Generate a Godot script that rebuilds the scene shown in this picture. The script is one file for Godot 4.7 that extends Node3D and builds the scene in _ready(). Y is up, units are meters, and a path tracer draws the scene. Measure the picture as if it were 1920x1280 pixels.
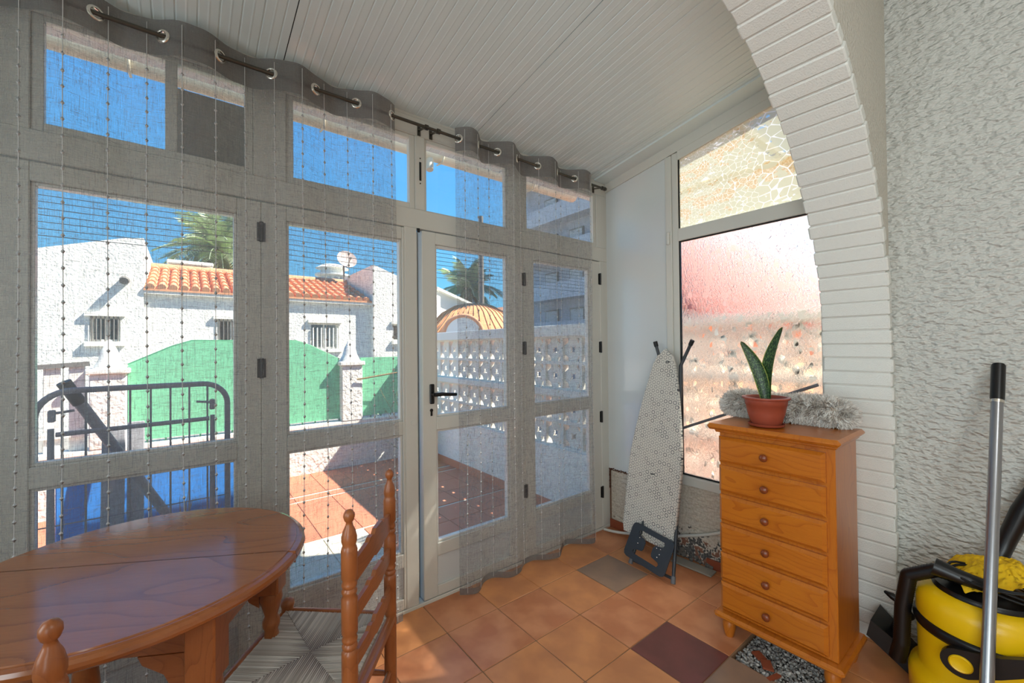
extends Node3D
# A glazed porch seen through a brick arch: curtains, table and chairs, chest of drawers, ironing board; patio and street beyond the glass.

class MB:
	var v := PackedVector3Array()
	var n := PackedVector3Array()
	var t := PackedVector2Array()
	var c := PackedColorArray()
	var col := Color.WHITE
	func tri(a, b, d, na, nb, nd, ua = Vector2.ZERO, ub = Vector2.ZERO, ud = Vector2.ZERO):
		var g = (a - d).cross(a - b)
		v.append(a); n.append(na); t.append(ua)
		if g.dot(na + nb + nd) < 0.0:
			v.append(d); n.append(nd); t.append(ud)
			v.append(b); n.append(nb); t.append(ub)
		else:
			v.append(b); n.append(nb); t.append(ub)
			v.append(d); n.append(nd); t.append(ud)
		c.append(col); c.append(col); c.append(col)
	func flat(a, b, d, e, nn):
		tri(a, b, d, nn, nn, nn)
		tri(a, d, e, nn, nn, nn)
	func smooth4(a, b, d, e, na, nb, nd, ne, ua = Vector2.ZERO, ub = Vector2.ZERO, ud = Vector2.ZERO, ue = Vector2.ZERO):
		tri(a, b, d, na, nb, nd, ua, ub, ud)
		tri(a, d, e, na, nd, ne, ua, ud, ue)
	func box(center, size, bev = 0.0, bas = Basis()):
		var h = size * 0.5
		var b = minf(bev, minf(h.x, minf(h.y, h.z)) * 0.8)
		var q = h - Vector3(b, b, b)
		var ax = [bas.x.normalized(), bas.y.normalized(), bas.z.normalized()]
		for i in 3:
			var j = (i + 1) % 3
			var k = (i + 2) % 3
			for s in [-1.0, 1.0]:
				var o = center + ax[i] * (s * h[i])
				flat(o + ax[j] * q[j] + ax[k] * q[k], o - ax[j] * q[j] + ax[k] * q[k], o - ax[j] * q[j] - ax[k] * q[k], o + ax[j] * q[j] - ax[k] * q[k], ax[i] * s)
		if b <= 0.0:
			return
		for i in 3:
			var j = (i + 1) % 3
			var k = (i + 2) % 3
			for s in [-1.0, 1.0]:
				for r in [-1.0, 1.0]:
					var p = center + ax[i] * (s * h[i]) + ax[j] * (r * q[j])
					var w = center + ax[i] * (s * q[i]) + ax[j] * (r * h[j])
					flat(p + ax[k] * q[k], p - ax[k] * q[k], w - ax[k] * q[k], w + ax[k] * q[k], (ax[i] * s + ax[j] * r).normalized())
		for s in [-1.0, 1.0]:
			for r in [-1.0, 1.0]:
				for u in [-1.0, 1.0]:
					var nn = (ax[0] * s + ax[1] * r + ax[2] * u).normalized()
					tri(center + ax[0] * s * h.x + ax[1] * r * q.y + ax[2] * u * q.z, center + ax[0] * s * q.x + ax[1] * r * h.y + ax[2] * u * q.z, center + ax[0] * s * q.x + ax[1] * r * q.y + ax[2] * u * h.z, nn, nn, nn)
	func span(x0, x1, y0, y1, z0, z1, bev = 0.0):
		box(Vector3((x0 + x1) / 2.0, (y0 + y1) / 2.0, (z0 + z1) / 2.0), Vector3(absf(x1 - x0), absf(y1 - y0), absf(z1 - z0)), bev)
	func hexa(p, bev_unused = 0.0):
		# eight corners: 0-3 one end in a ring, 4-7 the other end
		var m = Vector3.ZERO
		for q in p: m += q
		m /= 8.0
		for f in [[0, 1, 2, 3], [4, 5, 6, 7], [0, 1, 5, 4], [1, 2, 6, 5], [2, 3, 7, 6], [3, 0, 4, 7]]:
			var nn = (p[f[1]] - p[f[0]]).cross(p[f[2]] - p[f[0]]).normalized()
			if nn.dot(p[f[0]] - m) < 0.0: nn = -nn
			flat(p[f[0]], p[f[1]], p[f[2]], p[f[3]], nn)
	func beam(a, b, w, h, up = Vector3.UP, bev = 0.0):
		var z = (b - a).normalized()
		var x = up.cross(z).normalized()
		var y = z.cross(x)
		box((a + b) / 2.0, Vector3(w, h, a.distance_to(b)), bev, Basis(x, y, z))
	func tube(pts, r, seg = 10, caps = true):
		var m = pts.size()
		var tan = []
		for i in m:
			tan.append((pts[mini(i + 1, m - 1)] - pts[maxi(i - 1, 0)]).normalized())
		var ref = Vector3.UP if absf(tan[0].y) < 0.9 else Vector3.RIGHT
		var xa = ref.cross(tan[0]).normalized()
		var rings = []
		var norms = []
		for i in m:
			xa = (xa - tan[i] * xa.dot(tan[i])).normalized()
			var ya = tan[i].cross(xa)
			var rr = r[i] if r is Array else r
			var ring = []
			var nor = []
			for k in seg + 1:
				var an = TAU * k / seg
				var d = xa * cos(an) + ya * sin(an)
				ring.append(pts[i] + d * rr)
				nor.append(d)
			rings.append(ring)
			norms.append(nor)
		var len = 0.0
		for i in m - 1:
			var l2 = len + pts[i].distance_to(pts[i + 1])
			for k in seg:
				var u0 = float(k) / seg
				var u1 = float(k + 1) / seg
				smooth4(rings[i][k], rings[i][k + 1], rings[i + 1][k + 1], rings[i + 1][k], norms[i][k], norms[i][k + 1], norms[i + 1][k + 1], norms[i + 1][k], Vector2(u0, len), Vector2(u1, len), Vector2(u1, l2), Vector2(u0, l2))
			len = l2
		if caps:
			for k in seg:
				tri(pts[0], rings[0][k], rings[0][k + 1], -tan[0], -tan[0], -tan[0])
				tri(pts[m - 1], rings[m - 1][k], rings[m - 1][k + 1], tan[m - 1], tan[m - 1], tan[m - 1])
	func lathe(prof, at = Vector3.ZERO, seg = 20, bas = Basis(), squash = Vector2.ONE):
		# prof: [Vector2(radius, height)] from bottom to top; spun round bas.y
		var m = prof.size()
		var sn = []
		for i in m - 1:
			var d = prof[i + 1] - prof[i]
			sn.append(Vector2(d.y, -d.x).normalized())
		for i in m - 1:
			var n0 = sn[i]
			var n1 = sn[i]
			if i > 0 and sn[i - 1].dot(sn[i]) > 0.5: n0 = (sn[i - 1] + sn[i]).normalized()
			if i < m - 2 and sn[i + 1].dot(sn[i]) > 0.5: n1 = (sn[i + 1] + sn[i]).normalized()
			for k in seg:
				var a0 = TAU * k / seg
				var a1 = TAU * (k + 1) / seg
				var d0 = Vector3(cos(a0) * squash.x, 0, sin(a0) * squash.y)
				var d1 = Vector3(cos(a1) * squash.x, 0, sin(a1) * squash.y)
				var pa = at + bas * (d0 * prof[i].x + Vector3.UP * prof[i].y)
				var pb = at + bas * (d1 * prof[i].x + Vector3.UP * prof[i].y)
				var pc = at + bas * (d1 * prof[i + 1].x + Vector3.UP * prof[i + 1].y)
				var pd = at + bas * (d0 * prof[i + 1].x + Vector3.UP * prof[i + 1].y)
				var na = bas * (d0 * n0.x + Vector3.UP * n0.y)
				var nb = bas * (d1 * n0.x + Vector3.UP * n0.y)
				var nc = bas * (d1 * n1.x + Vector3.UP * n1.y)
				var nd = bas * (d0 * n1.x + Vector3.UP * n1.y)
				if prof[i].x < 1e-6: tri(pa, pc, pd, na, nc, nd)
				elif prof[i + 1].x < 1e-6: tri(pa, pb, pd, na, nb, nd)
				else: smooth4(pa, pb, pc, pd, na, nb, nc, nd)
	func extrude(poly, depth, xf = Transform3D(), uvs = 1.0):
		# a polygon in x and y, pushed from z = 0 to z = depth
		var idx = Geometry2D.triangulate_polygon(PackedVector2Array(poly))
		var zn = xf.basis.z.normalized()
		for f in idx.size() / 3:
			var p = [poly[idx[f * 3]], poly[idx[f * 3 + 1]], poly[idx[f * 3 + 2]]]
			for s in [0.0, 1.0]:
				var q = []
				for e in p: q.append(xf * Vector3(e.x, e.y, depth * s))
				var nn = zn * (s * 2.0 - 1.0) * signf(depth)
				tri(q[0], q[1], q[2], nn, nn, nn, p[0] * uvs, p[1] * uvs, p[2] * uvs)
		var area = 0.0
		for i in poly.size():
			area += poly[i].cross(poly[(i + 1) % poly.size()])
		for i in poly.size():
			var a = poly[i]
			var b = poly[(i + 1) % poly.size()]
			var nn = Vector3(b.y - a.y, a.x - b.x, 0.0).normalized() * signf(area)
			flat(xf * Vector3(a.x, a.y, 0), xf * Vector3(b.x, b.y, 0), xf * Vector3(b.x, b.y, depth), xf * Vector3(a.x, a.y, depth), xf.basis * nn)
	func grid(nu, nv, f, uv_scale = Vector2.ONE, skip = null):
		# f(u, v) gives a point; u and v run 0..1
		var P = []
		var N = []
		var e = 0.002
		for i in nu + 1:
			var row = []
			var nrow = []
			for j in nv + 1:
				var u = float(i) / nu
				var w = float(j) / nv
				row.append(f.call(u, w))
				var du = f.call(minf(u + e, 1.0), w) - f.call(maxf(u - e, 0.0), w)
				var dv = f.call(u, minf(w + e, 1.0)) - f.call(u, maxf(w - e, 0.0))
				nrow.append(du.cross(dv).normalized())
			P.append(row)
			N.append(nrow)
		for i in nu:
			for j in nv:
				if skip != null and skip.call((i + 0.5) / nu, (j + 0.5) / nv): continue
				var ua = Vector2(float(i) / nu, float(j) / nv) * uv_scale
				var ub = Vector2(float(i + 1) / nu, float(j) / nv) * uv_scale
				var uc = Vector2(float(i + 1) / nu, float(j + 1) / nv) * uv_scale
				var ud = Vector2(float(i) / nu, float(j + 1) / nv) * uv_scale
				smooth4(P[i][j], P[i + 1][j], P[i + 1][j + 1], P[i][j + 1], N[i][j], N[i + 1][j], N[i + 1][j + 1], N[i][j + 1], ua, ub, uc, ud)
	func mesh():
		var a = []
		a.resize(Mesh.ARRAY_MAX)
		a[Mesh.ARRAY_VERTEX] = v
		a[Mesh.ARRAY_NORMAL] = n
		a[Mesh.ARRAY_TEX_UV] = t
		a[Mesh.ARRAY_COLOR] = c
		var m := ArrayMesh.new()
		m.add_surface_from_arrays(Mesh.PRIMITIVE_TRIANGLES, a)
		return m

var M := {}
var used := {}
var rng := RandomNumberGenerator.new()

func numbered(called):
	var k = used.get(called, 0)
	used[called] = k + 1
	return called if k == 0 else "%s_%03d" % [called, k]

func put(called, mesh, m, parent = null, xf = Transform3D()):
	var o := MeshInstance3D.new()
	o.mesh = mesh
	o.material_override = m
	o.transform = xf
	if parent == null:
		o.name = numbered(called)
		add_child(o, true)
	else:
		o.name = called
		parent.add_child(o, true)
	return o

func obj(called, mb, m, parent = null, xf = Transform3D()):
	return put(called, mb.mesh(), m, parent, xf)

func bar(called, x0, x1, y0, y1, z0, z1, m, parent = null, bev = 0.003):
	var b = MB.new()
	b.span(x0, x1, y0, y1, z0, z1, bev)
	return obj(called, b, m, parent)

func tag(o, label, category, group = ""):
	o.set_meta("label", label)
	o.set_meta("category", category)
	if group != "": o.set_meta("group", group)
	return o

func thing(called, label, category, at = Vector3.ZERO, turn = 0.0, group = ""):
	var o := Node3D.new()
	o.name = numbered(called)
	add_child(o)
	o.position = at
	o.rotation.y = turn
	return tag(o, label, category, group)

func struct(called, label, category = "wall"):
	var o := Node3D.new()
	o.name = numbered(called)
	add_child(o)
	o.set_meta("kind", "structure")
	tag(o, label, category)
	return o

# ---------- materials ----------
func noise(freq, sd, size = 512, type = FastNoiseLite.TYPE_SIMPLEX_SMOOTH, ramp = null, octaves = 4):
	var f := FastNoiseLite.new()
	f.noise_type = type
	f.frequency = freq
	f.seed = sd
	f.fractal_octaves = octaves
	var t := NoiseTexture2D.new()
	t.noise = f
	t.width = size
	t.height = size
	t.seamless = true
	if ramp: t.color_ramp = ramp
	return t

func ramp(cols, offs):
	var g := Gradient.new()
	g.offsets = PackedFloat32Array(offs)
	g.colors = PackedColorArray(cols)
	return g

func mat(called, col, rough = 0.6, opt = {}):
	var m := StandardMaterial3D.new()
	m.resource_name = called
	m.albedo_color = col
	m.roughness = rough
	for k in opt: m.set(k, opt[k])
	M[called] = m
	return m

func tri_tex(m, tex, scale, world = false, off = Vector3.ZERO):
	m.albedo_texture = tex
	m.uv1_triplanar = true
	m.uv1_world_triplanar = world
	m.uv1_scale = Vector3.ONE * scale if not scale is Vector3 else scale
	m.uv1_offset = off
	return m

func relief(m, tex, cm, scale = 0.0, world = true):
	m.heightmap_enabled = true
	m.heightmap_texture = tex
	m.heightmap_scale = cm
	if scale > 0.0:
		m.uv1_triplanar = true
		m.uv1_world_triplanar = world
		m.uv1_scale = Vector3.ONE * scale
	return m

func picture(w, h, f):
	var d := PackedByteArray()
	d.resize(w * h * 3)
	var i = 0
	for y in h:
		for x in w:
			var c: Color = f.call(x, y)
			d[i] = int(clampf(c.r, 0.0, 1.0) * 255.0)
			d[i + 1] = int(clampf(c.g, 0.0, 1.0) * 255.0)
			d[i + 2] = int(clampf(c.b, 0.0, 1.0) * 255.0)
			i += 3
	return ImageTexture.create_from_image(Image.create_from_data(w, h, false, Image.FORMAT_RGB8, d))

func wood_texture(light, dark, sd, upright):
	# streaks run along u (or along v when upright), with the pointed arches of flat-sawn boards
	var f := FastNoiseLite.new()
	f.seed = sd
	f.frequency = 1.0
	f.fractal_octaves = 3
	var g := FastNoiseLite.new()
	g.seed = sd + 9
	g.frequency = 1.0
	return picture(512, 512, func(x, y):
		var a = float(y) / 512.0 if upright else float(x) / 512.0
		var b = float(x) / 512.0 if upright else float(y) / 512.0
		var ring = fposmod(b * 16.0 + f.get_noise_2d(a * 0.8, b * 2.4) * 3.4, 1.0)
		var late = pow(ring, 7.0) * 0.95
		var fine = g.get_noise_2d(a * 9.0, b * 210.0) * 0.22
		var broad = f.get_noise_2d(a * 1.5 + 40.0, b * 3.0) * 0.25
		return light.lerp(dark, clampf(late * 0.6 + fine + broad + 0.22, 0.0, 1.0)))

func cloth_texture(alpha_base, alpha_thread, sd, col):
	# an open weave with slubs: opacity in the alpha channel
	var s = 1024
	var a := PackedFloat32Array()
	a.resize(s * s)
	var r := RandomNumberGenerator.new()
	r.seed = sd
	for y in s:
		for x in s:
			a[y * s + x] = alpha_base
	for k in 26000:
		var vert = r.randf() < 0.5
		var x0 = r.randi() % s
		var y0 = r.randi() % s
		var l = 6 + int(pow(r.randf(), 2.0) * (64 if vert else 48))
		var w = 1 + int(r.randf() * 1.7)
		var amt = alpha_thread * (0.35 + r.randf() * 0.75) * (1.0 if r.randf() < 0.66 else -0.6)
		for i in l:
			for j in w:
				var px = (x0 + (j if vert else i)) % s
				var py = (y0 + (i if vert else j)) % s
				a[py * s + px] += amt
	var d := PackedByteArray()
	d.resize(s * s * 4)
	for i in s * s:
		var tone = r.randf() * 0.06 - 0.03
		d[i * 4] = int(clampf(col.r + tone, 0, 1) * 255)
		d[i * 4 + 1] = int(clampf(col.g + tone, 0, 1) * 255)
		d[i * 4 + 2] = int(clampf(col.b + tone, 0, 1) * 255)
		d[i * 4 + 3] = int(clampf(a[i], 0.12, 0.97) * 255)
	return ImageTexture.create_from_image(Image.create_from_data(s, s, false, Image.FORMAT_RGBA8, d))

const EYE := Vector3(0, 1.373, 2.052)
const SLOPE := 0.165

func roof_y(z): return 2.613 + SLOPE * z

func _ready():
	rng.seed = 7
	# ---------- camera, sky, sun, exposure ----------
	var cam := Camera3D.new()
	cam.name = "camera"
	cam.position = EYE
	cam.rotation = Vector3(0.0112, -0.6642, -0.0098)
	cam.fov = rad_to_deg(2.0 * atan(640.0 / 781.26))
	cam.near = 0.02
	cam.far = 400.0
	add_child(cam)
	var sky_m := ProceduralSkyMaterial.new()
	sky_m.sky_top_color = Color(0.28, 0.64, 0.99)
	sky_m.sky_horizon_color = Color(0.50, 0.86, 1.0)
	sky_m.sky_curve = 0.22
	sky_m.ground_horizon_color = Color(0.62, 0.62, 0.60)
	sky_m.ground_bottom_color = Color(0.45, 0.43, 0.40)
	sky_m.sun_angle_max = 3.0
	var sky := Sky.new()
	sky.sky_material = sky_m
	var env := Environment.new()
	env.background_mode = Environment.BG_SKY
	env.sky = sky
	env.tonemap_mode = Environment.TONE_MAPPER_LINEAR
	env.tonemap_exposure = 1.25
	env.sdfgi_enabled = true
	env.ssao_enabled = true
	env.ssil_enabled = true
	var we := WorldEnvironment.new()
	we.name = "environment"
	we.environment = env
	add_child(we)
	var sun := DirectionalLight3D.new()
	sun.name = "sun"
	sun.light_energy = 4.6
	sun.light_color = Color(1.0, 0.98, 0.93)
	sun.light_angular_distance = 0.55
	sun.shadow_enabled = true
	add_child(sun)
	sun.look_at_from_position(Vector3(0.78, 1.0, 0.40) * 50.0, Vector3.ZERO)
	make_materials()
	more_materials()
	build_floor()
	build_front()
	build_ceiling()
	build_side()
	build_arch()
	build_room()
	build_patio()
	build_street()
	build_curtains()
	build_table()
	build_chairs()
	build_chest()
	build_plant_and_rug()
	build_ironing_board()
	build_vacuum()
	build_small_things()
	build_yard_things()

func make_materials():
	var plaster_n = noise(0.02, 3, 512)
	var bumps = noise(0.035, 11, 512, FastNoiseLite.TYPE_SIMPLEX_SMOOTH, null, 3)
	var grain = noise(0.09, 5, 512)
	mat("white_metal", Color(0.80, 0.79, 0.75), 0.38)
	mat("bead_metal", Color(0.84, 0.83, 0.80), 0.35)
	mat("black_metal", Color(0.035, 0.033, 0.03), 0.4)
	mat("dark_rubber", Color(0.03, 0.03, 0.032), 0.6)
	mat("rod_metal", Color(0.34, 0.32, 0.29), 0.35, {"metallic": 0.8})
	mat("chrome", Color(0.86, 0.84, 0.80), 0.22, {"metallic": 0.9})
	mat("steel", Color(0.62, 0.62, 0.63), 0.3, {"metallic": 0.85})
	mat("glass", Color(0.92, 0.96, 0.96, 0.04), 0.02, {"transparency": BaseMaterial3D.TRANSPARENCY_ALPHA})
	mat("ceiling_white", Color(0.84, 0.87, 0.86), 0.3)
	mat("panel_white", Color(0.80, 0.81, 0.80), 0.14)
	mat("seam_dark", Color(0.16, 0.13, 0.10), 0.8)
	var st = mat("stucco", Color(0.80, 0.80, 0.77), 0.85)
	relief(st, bumps, 1.7, 1.5)
	st.uv1_scale = Vector3(1.2, 2.0, 1.2)
	var st2 = mat("stucco_fine", Color(0.80, 0.78, 0.73), 0.85)
	relief(st2, bumps, 0.5, 2.6)
	var br = mat("painted_brick", Color(0.88, 0.88, 0.85), 0.7)
	relief(br, grain, 0.16, 3.0)
	mat("mortar", Color(0.80, 0.79, 0.76), 0.9)
	# floor tiles: three firings
	for k in 4:
		var cc = [[Color(0.74, 0.48, 0.30), Color(0.82, 0.55, 0.34)], [Color(0.72, 0.45, 0.29), Color(0.80, 0.54, 0.37)], [Color(0.54, 0.44, 0.37), Color(0.60, 0.48, 0.39)], [Color(0.42, 0.23, 0.20), Color(0.46, 0.25, 0.22)]][k]
		var tm = mat("tile_%d" % k, Color.WHITE, 0.33)
		tri_tex(tm, noise(0.006, 20 + k, 512, FastNoiseLite.TYPE_SIMPLEX_SMOOTH, ramp([cc[0], cc[1]], [0.25, 0.75]), 4), 1.3, true)
	mat("grout", Color(0.55, 0.42, 0.30), 0.9)
	mat("subfloor", Color(0.42, 0.40, 0.37), 0.95)
	mat("terracotta", Color(0.55, 0.27, 0.16), 0.6)
	mat("patio_tile", Color(0.76, 0.47, 0.35), 0.6)
	mat("patio_tile_b", Color(0.73, 0.45, 0.34), 0.6)
	mat("pale_tile", Color(0.80, 0.77, 0.70), 0.7)
	# woods
	var honey_h = wood_texture(Color(0.77, 0.45, 0.115), Color(0.63, 0.32, 0.07), 31, false)
	var honey_v = wood_texture(Color(0.77, 0.45, 0.115), Color(0.63, 0.32, 0.07), 32, true)
	tri_tex(mat("pine_across", Color(1, 1, 1), 0.28, {"clearcoat_enabled": true, "clearcoat": 0.35, "clearcoat_roughness": 0.2}), honey_h, 1.6, false, Vector3(0.5, 0.31, 0.5))
	tri_tex(mat("pine_up", Color(1, 1, 1), 0.3, {"clearcoat_enabled": true, "clearcoat": 0.35, "clearcoat_roughness": 0.2}), honey_v, 1.6, false, Vector3(0.5, 0.31, 0.5))
	var oak = wood_texture(Color(0.635, 0.37, 0.19), Color(0.485, 0.258, 0.123), 33, false)
	var oak_v = wood_texture(Color(0.635, 0.37, 0.19), Color(0.485, 0.258, 0.123), 34, true)
	tri_tex(mat("oak_top", Color(1, 1, 1), 0.2, {"clearcoat_enabled": true, "clearcoat": 0.6, "clearcoat_roughness": 0.12}), oak, 1.0, false, Vector3(0.5, 0.5, 0.5))
	tri_tex(mat("oak_turned", Color(1, 1, 1), 0.36, {"clearcoat_enabled": true, "clearcoat": 0.15, "clearcoat_roughness": 0.2}), oak_v, 2.2, false, Vector3(0.5, 0.37, 0.5))
	tri_tex(mat("oak_slat", Color(1, 1, 1), 0.32, {"clearcoat_enabled": true, "clearcoat": 0.4, "clearcoat_roughness": 0.2}), oak, 2.2, false, Vector3(0.5, 0.37, 0.5))
	mat("rush", Color(1, 1, 1), 0.65, {"vertex_color_use_as_albedo": true})
	# cloths
	var sheer = mat("sheer", Color(1, 1, 1, 1), 0.9, {"transparency": BaseMaterial3D.TRANSPARENCY_ALPHA, "backlight_enabled": true, "backlight": Color(0.8, 0.8, 0.8)})
	sheer.albedo_texture = cloth_texture(0.30, 0.20, 5, Color(0.55, 0.54, 0.54))
	var hem = mat("sheer_doubled", Color(1, 1, 1, 1), 0.9, {"transparency": BaseMaterial3D.TRANSPARENCY_ALPHA, "backlight_enabled": true, "backlight": Color(0.55, 0.55, 0.55)})
	hem.albedo_texture = cloth_texture(0.78, 0.14, 6, Color(0.45, 0.435, 0.425))
	mat("thread", Color(0.80, 0.79, 0.78), 0.9)
	mat("green_cloth", Color(0.52, 0.82, 0.66), 0.8, {"backlight_enabled": true, "backlight": Color(0.6, 0.8, 0.7)})
	mat("green_metal", Color(0.22, 0.52, 0.36), 0.5)
	mat("yellow_plastic", Color(0.92, 0.74, 0.04), 0.32)
	mat("yellow_cloth", Color(0.90, 0.72, 0.05), 0.85)
	mat("black_plastic", Color(0.045, 0.045, 0.047), 0.35)
	mat("grey_plate", Color(0.20, 0.21, 0.225), 0.45)
	mat("clay_pot", Color(0.60, 0.28, 0.20), 0.42)
	mat("soil", Color(0.10, 0.07, 0.05), 0.95)
	# outdoors
	var lime = mat("limewash", Color(0.93, 0.92, 0.88), 0.9)
	relief(lime, bumps, 0.8, 0.9)
	mat("limewash_plain", Color(0.92, 0.91, 0.87), 0.9)
	mat("lattice_white", Color(0.88, 0.87, 0.83), 0.85)
	mat("roof_tile", Color(0.86, 0.60, 0.44), 0.8)
	mat("roof_tile_dome", Color(0.88, 0.60, 0.40), 0.8)
	mat("cream_pipe", Color(0.84, 0.80, 0.70), 0.5)
	mat("asphalt", Color(0.55, 0.54, 0.52), 0.95)
	mat("shutter_slats", Color(0.74, 0.74, 0.73), 0.6)
	mat("shutter_grey", Color(0.45, 0.44, 0.42), 0.7)
	mat("apartment_grey", Color(0.66, 0.67, 0.70), 0.9)
	mat("apartment_band", Color(0.76, 0.76, 0.77), 0.9)
	mat("trunk", Color(0.36, 0.27, 0.20), 0.95)
	mat("frond_green", Color(0.62, 0.66, 0.54), 0.6, {"backlight_enabled": true, "backlight": Color(0.3, 0.4, 0.15)})
	mat("frond_dry", Color(0.55, 0.47, 0.31), 0.8, {"backlight_enabled": true, "backlight": Color(0.3, 0.25, 0.12)})
	mat("wire", Color(0.12, 0.12, 0.13), 0.8)
	mat("blue_plastic", Color(0.20, 0.52, 0.84), 0.5)
	mat("bed_metal", Color(0.50, 0.50, 0.53), 0.45)
	mat("grey_board", Color(0.60, 0.60, 0.62), 0.8)

func more_materials():
	mat("dish", Color(0.78, 0.70, 0.66), 0.6)
	mat("orange_render", Color(0.95, 0.74, 0.54), 0.9)
	mat("pale_roof", Color(0.72, 0.44, 0.38), 0.8)
	mat("reed", Color(0.66, 0.52, 0.32), 0.9)
	mat("rust", Color(0.30, 0.16, 0.09), 0.9)
	mat("knob_wood", Color(0.50, 0.24, 0.10), 0.3)
	mat("foot_grey", Color(0.40, 0.40, 0.41), 0.6)
	mat("dark_grey", Color(0.20, 0.20, 0.21), 0.6)
	mat("grey_tile", Color(0.56, 0.53, 0.48), 0.7)
	mat("stone", Color(1, 1, 1), 0.8, {"vertex_color_use_as_albedo": true})
	mat("rug_base", Color(0.66, 0.61, 0.55), 0.95)
	mat("rug_pile", Color(1, 1, 1), 0.9, {"vertex_color_use_as_albedo": true})
	mat("added_lamp_glow", Color(0.95, 0.94, 0.9), 0.5, {"emission_enabled": true, "emission": Color(0.97, 0.99, 1.0), "emission_energy_multiplier": 1.0})  # glow of the added, unseen ceiling lamp
	mat("fill_panel_glow", Color(0.95, 0.96, 0.96), 0.5, {"emission_enabled": true, "emission": Color(0.95, 0.98, 1.0), "emission_energy_multiplier": 0.9})  # glow of the two added fill panels, no real daylight behind them
	# frosted board with faint swirls
	var fb = mat("frosted_board", Color(1, 1, 1), 0.6)
	var wn := FastNoiseLite.new()
	wn.seed = 41
	wn.frequency = 0.012
	fb.albedo_texture = picture(256, 256, func(x, y):
		var v = wn.get_noise_2d(x, y)
		var line = clampf(1.0 - absf(fposmod(v * 3.0, 1.0) - 0.5) * 14.0, 0.0, 1.0) * 0.05
		var g = 0.60 - line + wn.get_noise_2d(x * 4.0, y * 4.0) * 0.02
		return Color(g, g * 0.98, g * 0.92))
	fb.uv1_triplanar = true
	fb.uv1_scale = Vector3.ONE * 3.0
	# damp plaster: flaking and mould along the foot
	var dp = mat("damp_plaster", Color(1, 1, 1), 0.85)
	var n1 := FastNoiseLite.new()
	n1.seed = 51
	n1.frequency = 0.022
	n1.fractal_octaves = 5
	dp.albedo_texture = picture(896, 320, func(x, y):
		var v = n1.get_noise_2d(x, y)
		var f = n1.get_noise_2d(x * 4.0 + 300.0, y * 4.0)
		var c = Color(0.80, 0.76, 0.70).lerp(Color(0.70, 0.65, 0.58), clampf(0.4 + f, 0.0, 1.0))
		var z = x / 896.0 * 1.4
		var h = (1.0 - y / 320.0) * 0.5
		var reach = 0.10 + 0.06 * n1.get_noise_2d(x * 0.6 + 90.0, 7.0)
		if z > 0.42 and z < 0.84:
			reach += 0.045
			if h < reach + 0.05 and v + f * 0.6 > 0.16 - (reach - h) * 3.0: c = Color(0.46, 0.44, 0.42).lerp(Color(0.28, 0.27, 0.26), clampf(0.5 + f * 1.5, 0.0, 1.0))
			if h < reach and v < -0.22: c = Color(0.52, 0.36, 0.29)
		elif h < 0.09 and v > 0.15: c = c.lerp(Color(0.47, 0.40, 0.34), 0.7)
		if z < 0.012 or (h > 0.425 and h < 0.445 and z < 0.18 and f > -0.1): c = c.lerp(Color(0.35, 0.20, 0.12), 0.75)
		return c)
	dp.heightmap_enabled = true
	dp.heightmap_texture = noise(0.03, 52, 512)
	dp.heightmap_scale = 0.9
	# rippled glass: overlapping flakes pressed into the pane
	var rg = mat("rippled_glass", Color(0.97, 0.98, 0.98, 0.0), 0.06, {"refraction_enabled": true, "refraction_scale": 0.05, "transparency": BaseMaterial3D.TRANSPARENCY_ALPHA})
	var cn := FastNoiseLite.new()
	cn.noise_type = FastNoiseLite.TYPE_CELLULAR
	cn.cellular_return_type = FastNoiseLite.RETURN_CELL_VALUE
	cn.cellular_distance_function = FastNoiseLite.DISTANCE_EUCLIDEAN
	cn.frequency = 0.028
	cn.seed = 61
	cn.fractal_type = FastNoiseLite.FRACTAL_NONE
	cn.domain_warp_enabled = true
	cn.domain_warp_amplitude = 14.0
	cn.domain_warp_frequency = 0.02
	var c2 := FastNoiseLite.new()
	c2.noise_type = FastNoiseLite.TYPE_SIMPLEX_SMOOTH
	c2.frequency = 0.035
	c2.seed = 62
	rg.heightmap_enabled = true
	rg.heightmap_texture = picture(1024, 1024, func(x, y):
		var s = cn.get_noise_2d(x, y * 0.7)
		var tilt = sin(s * 40.0) * c2.get_noise_2d(x + s * 300.0, y) * 0.5 + 0.5
		return Color(tilt, tilt, tilt))
	rg.heightmap_scale = 0.36
	rg.uv1_triplanar = true
	rg.uv1_world_triplanar = true
	rg.uv1_scale = Vector3.ONE * 1.25
	# cracked privacy film with brown aged glue
	var cf = mat("cracked_film", Color(1, 1, 1, 1), 0.7, {"transparency": BaseMaterial3D.TRANSPARENCY_ALPHA, "backlight_enabled": true, "backlight": Color(0.72, 0.72, 0.72)})
	var e1 := FastNoiseLite.new()
	e1.noise_type = FastNoiseLite.TYPE_CELLULAR
	e1.cellular_return_type = FastNoiseLite.RETURN_DISTANCE2_SUB
	e1.fractal_type = FastNoiseLite.FRACTAL_NONE
	e1.frequency = 0.03
	e1.seed = 71
	var e2 := FastNoiseLite.new()
	e2.seed = 72
	e2.frequency = 0.008
	e2.fractal_octaves = 5
	var w = 900
	var h = 692
	var d := PackedByteArray()
	d.resize(w * h * 4)
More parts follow.
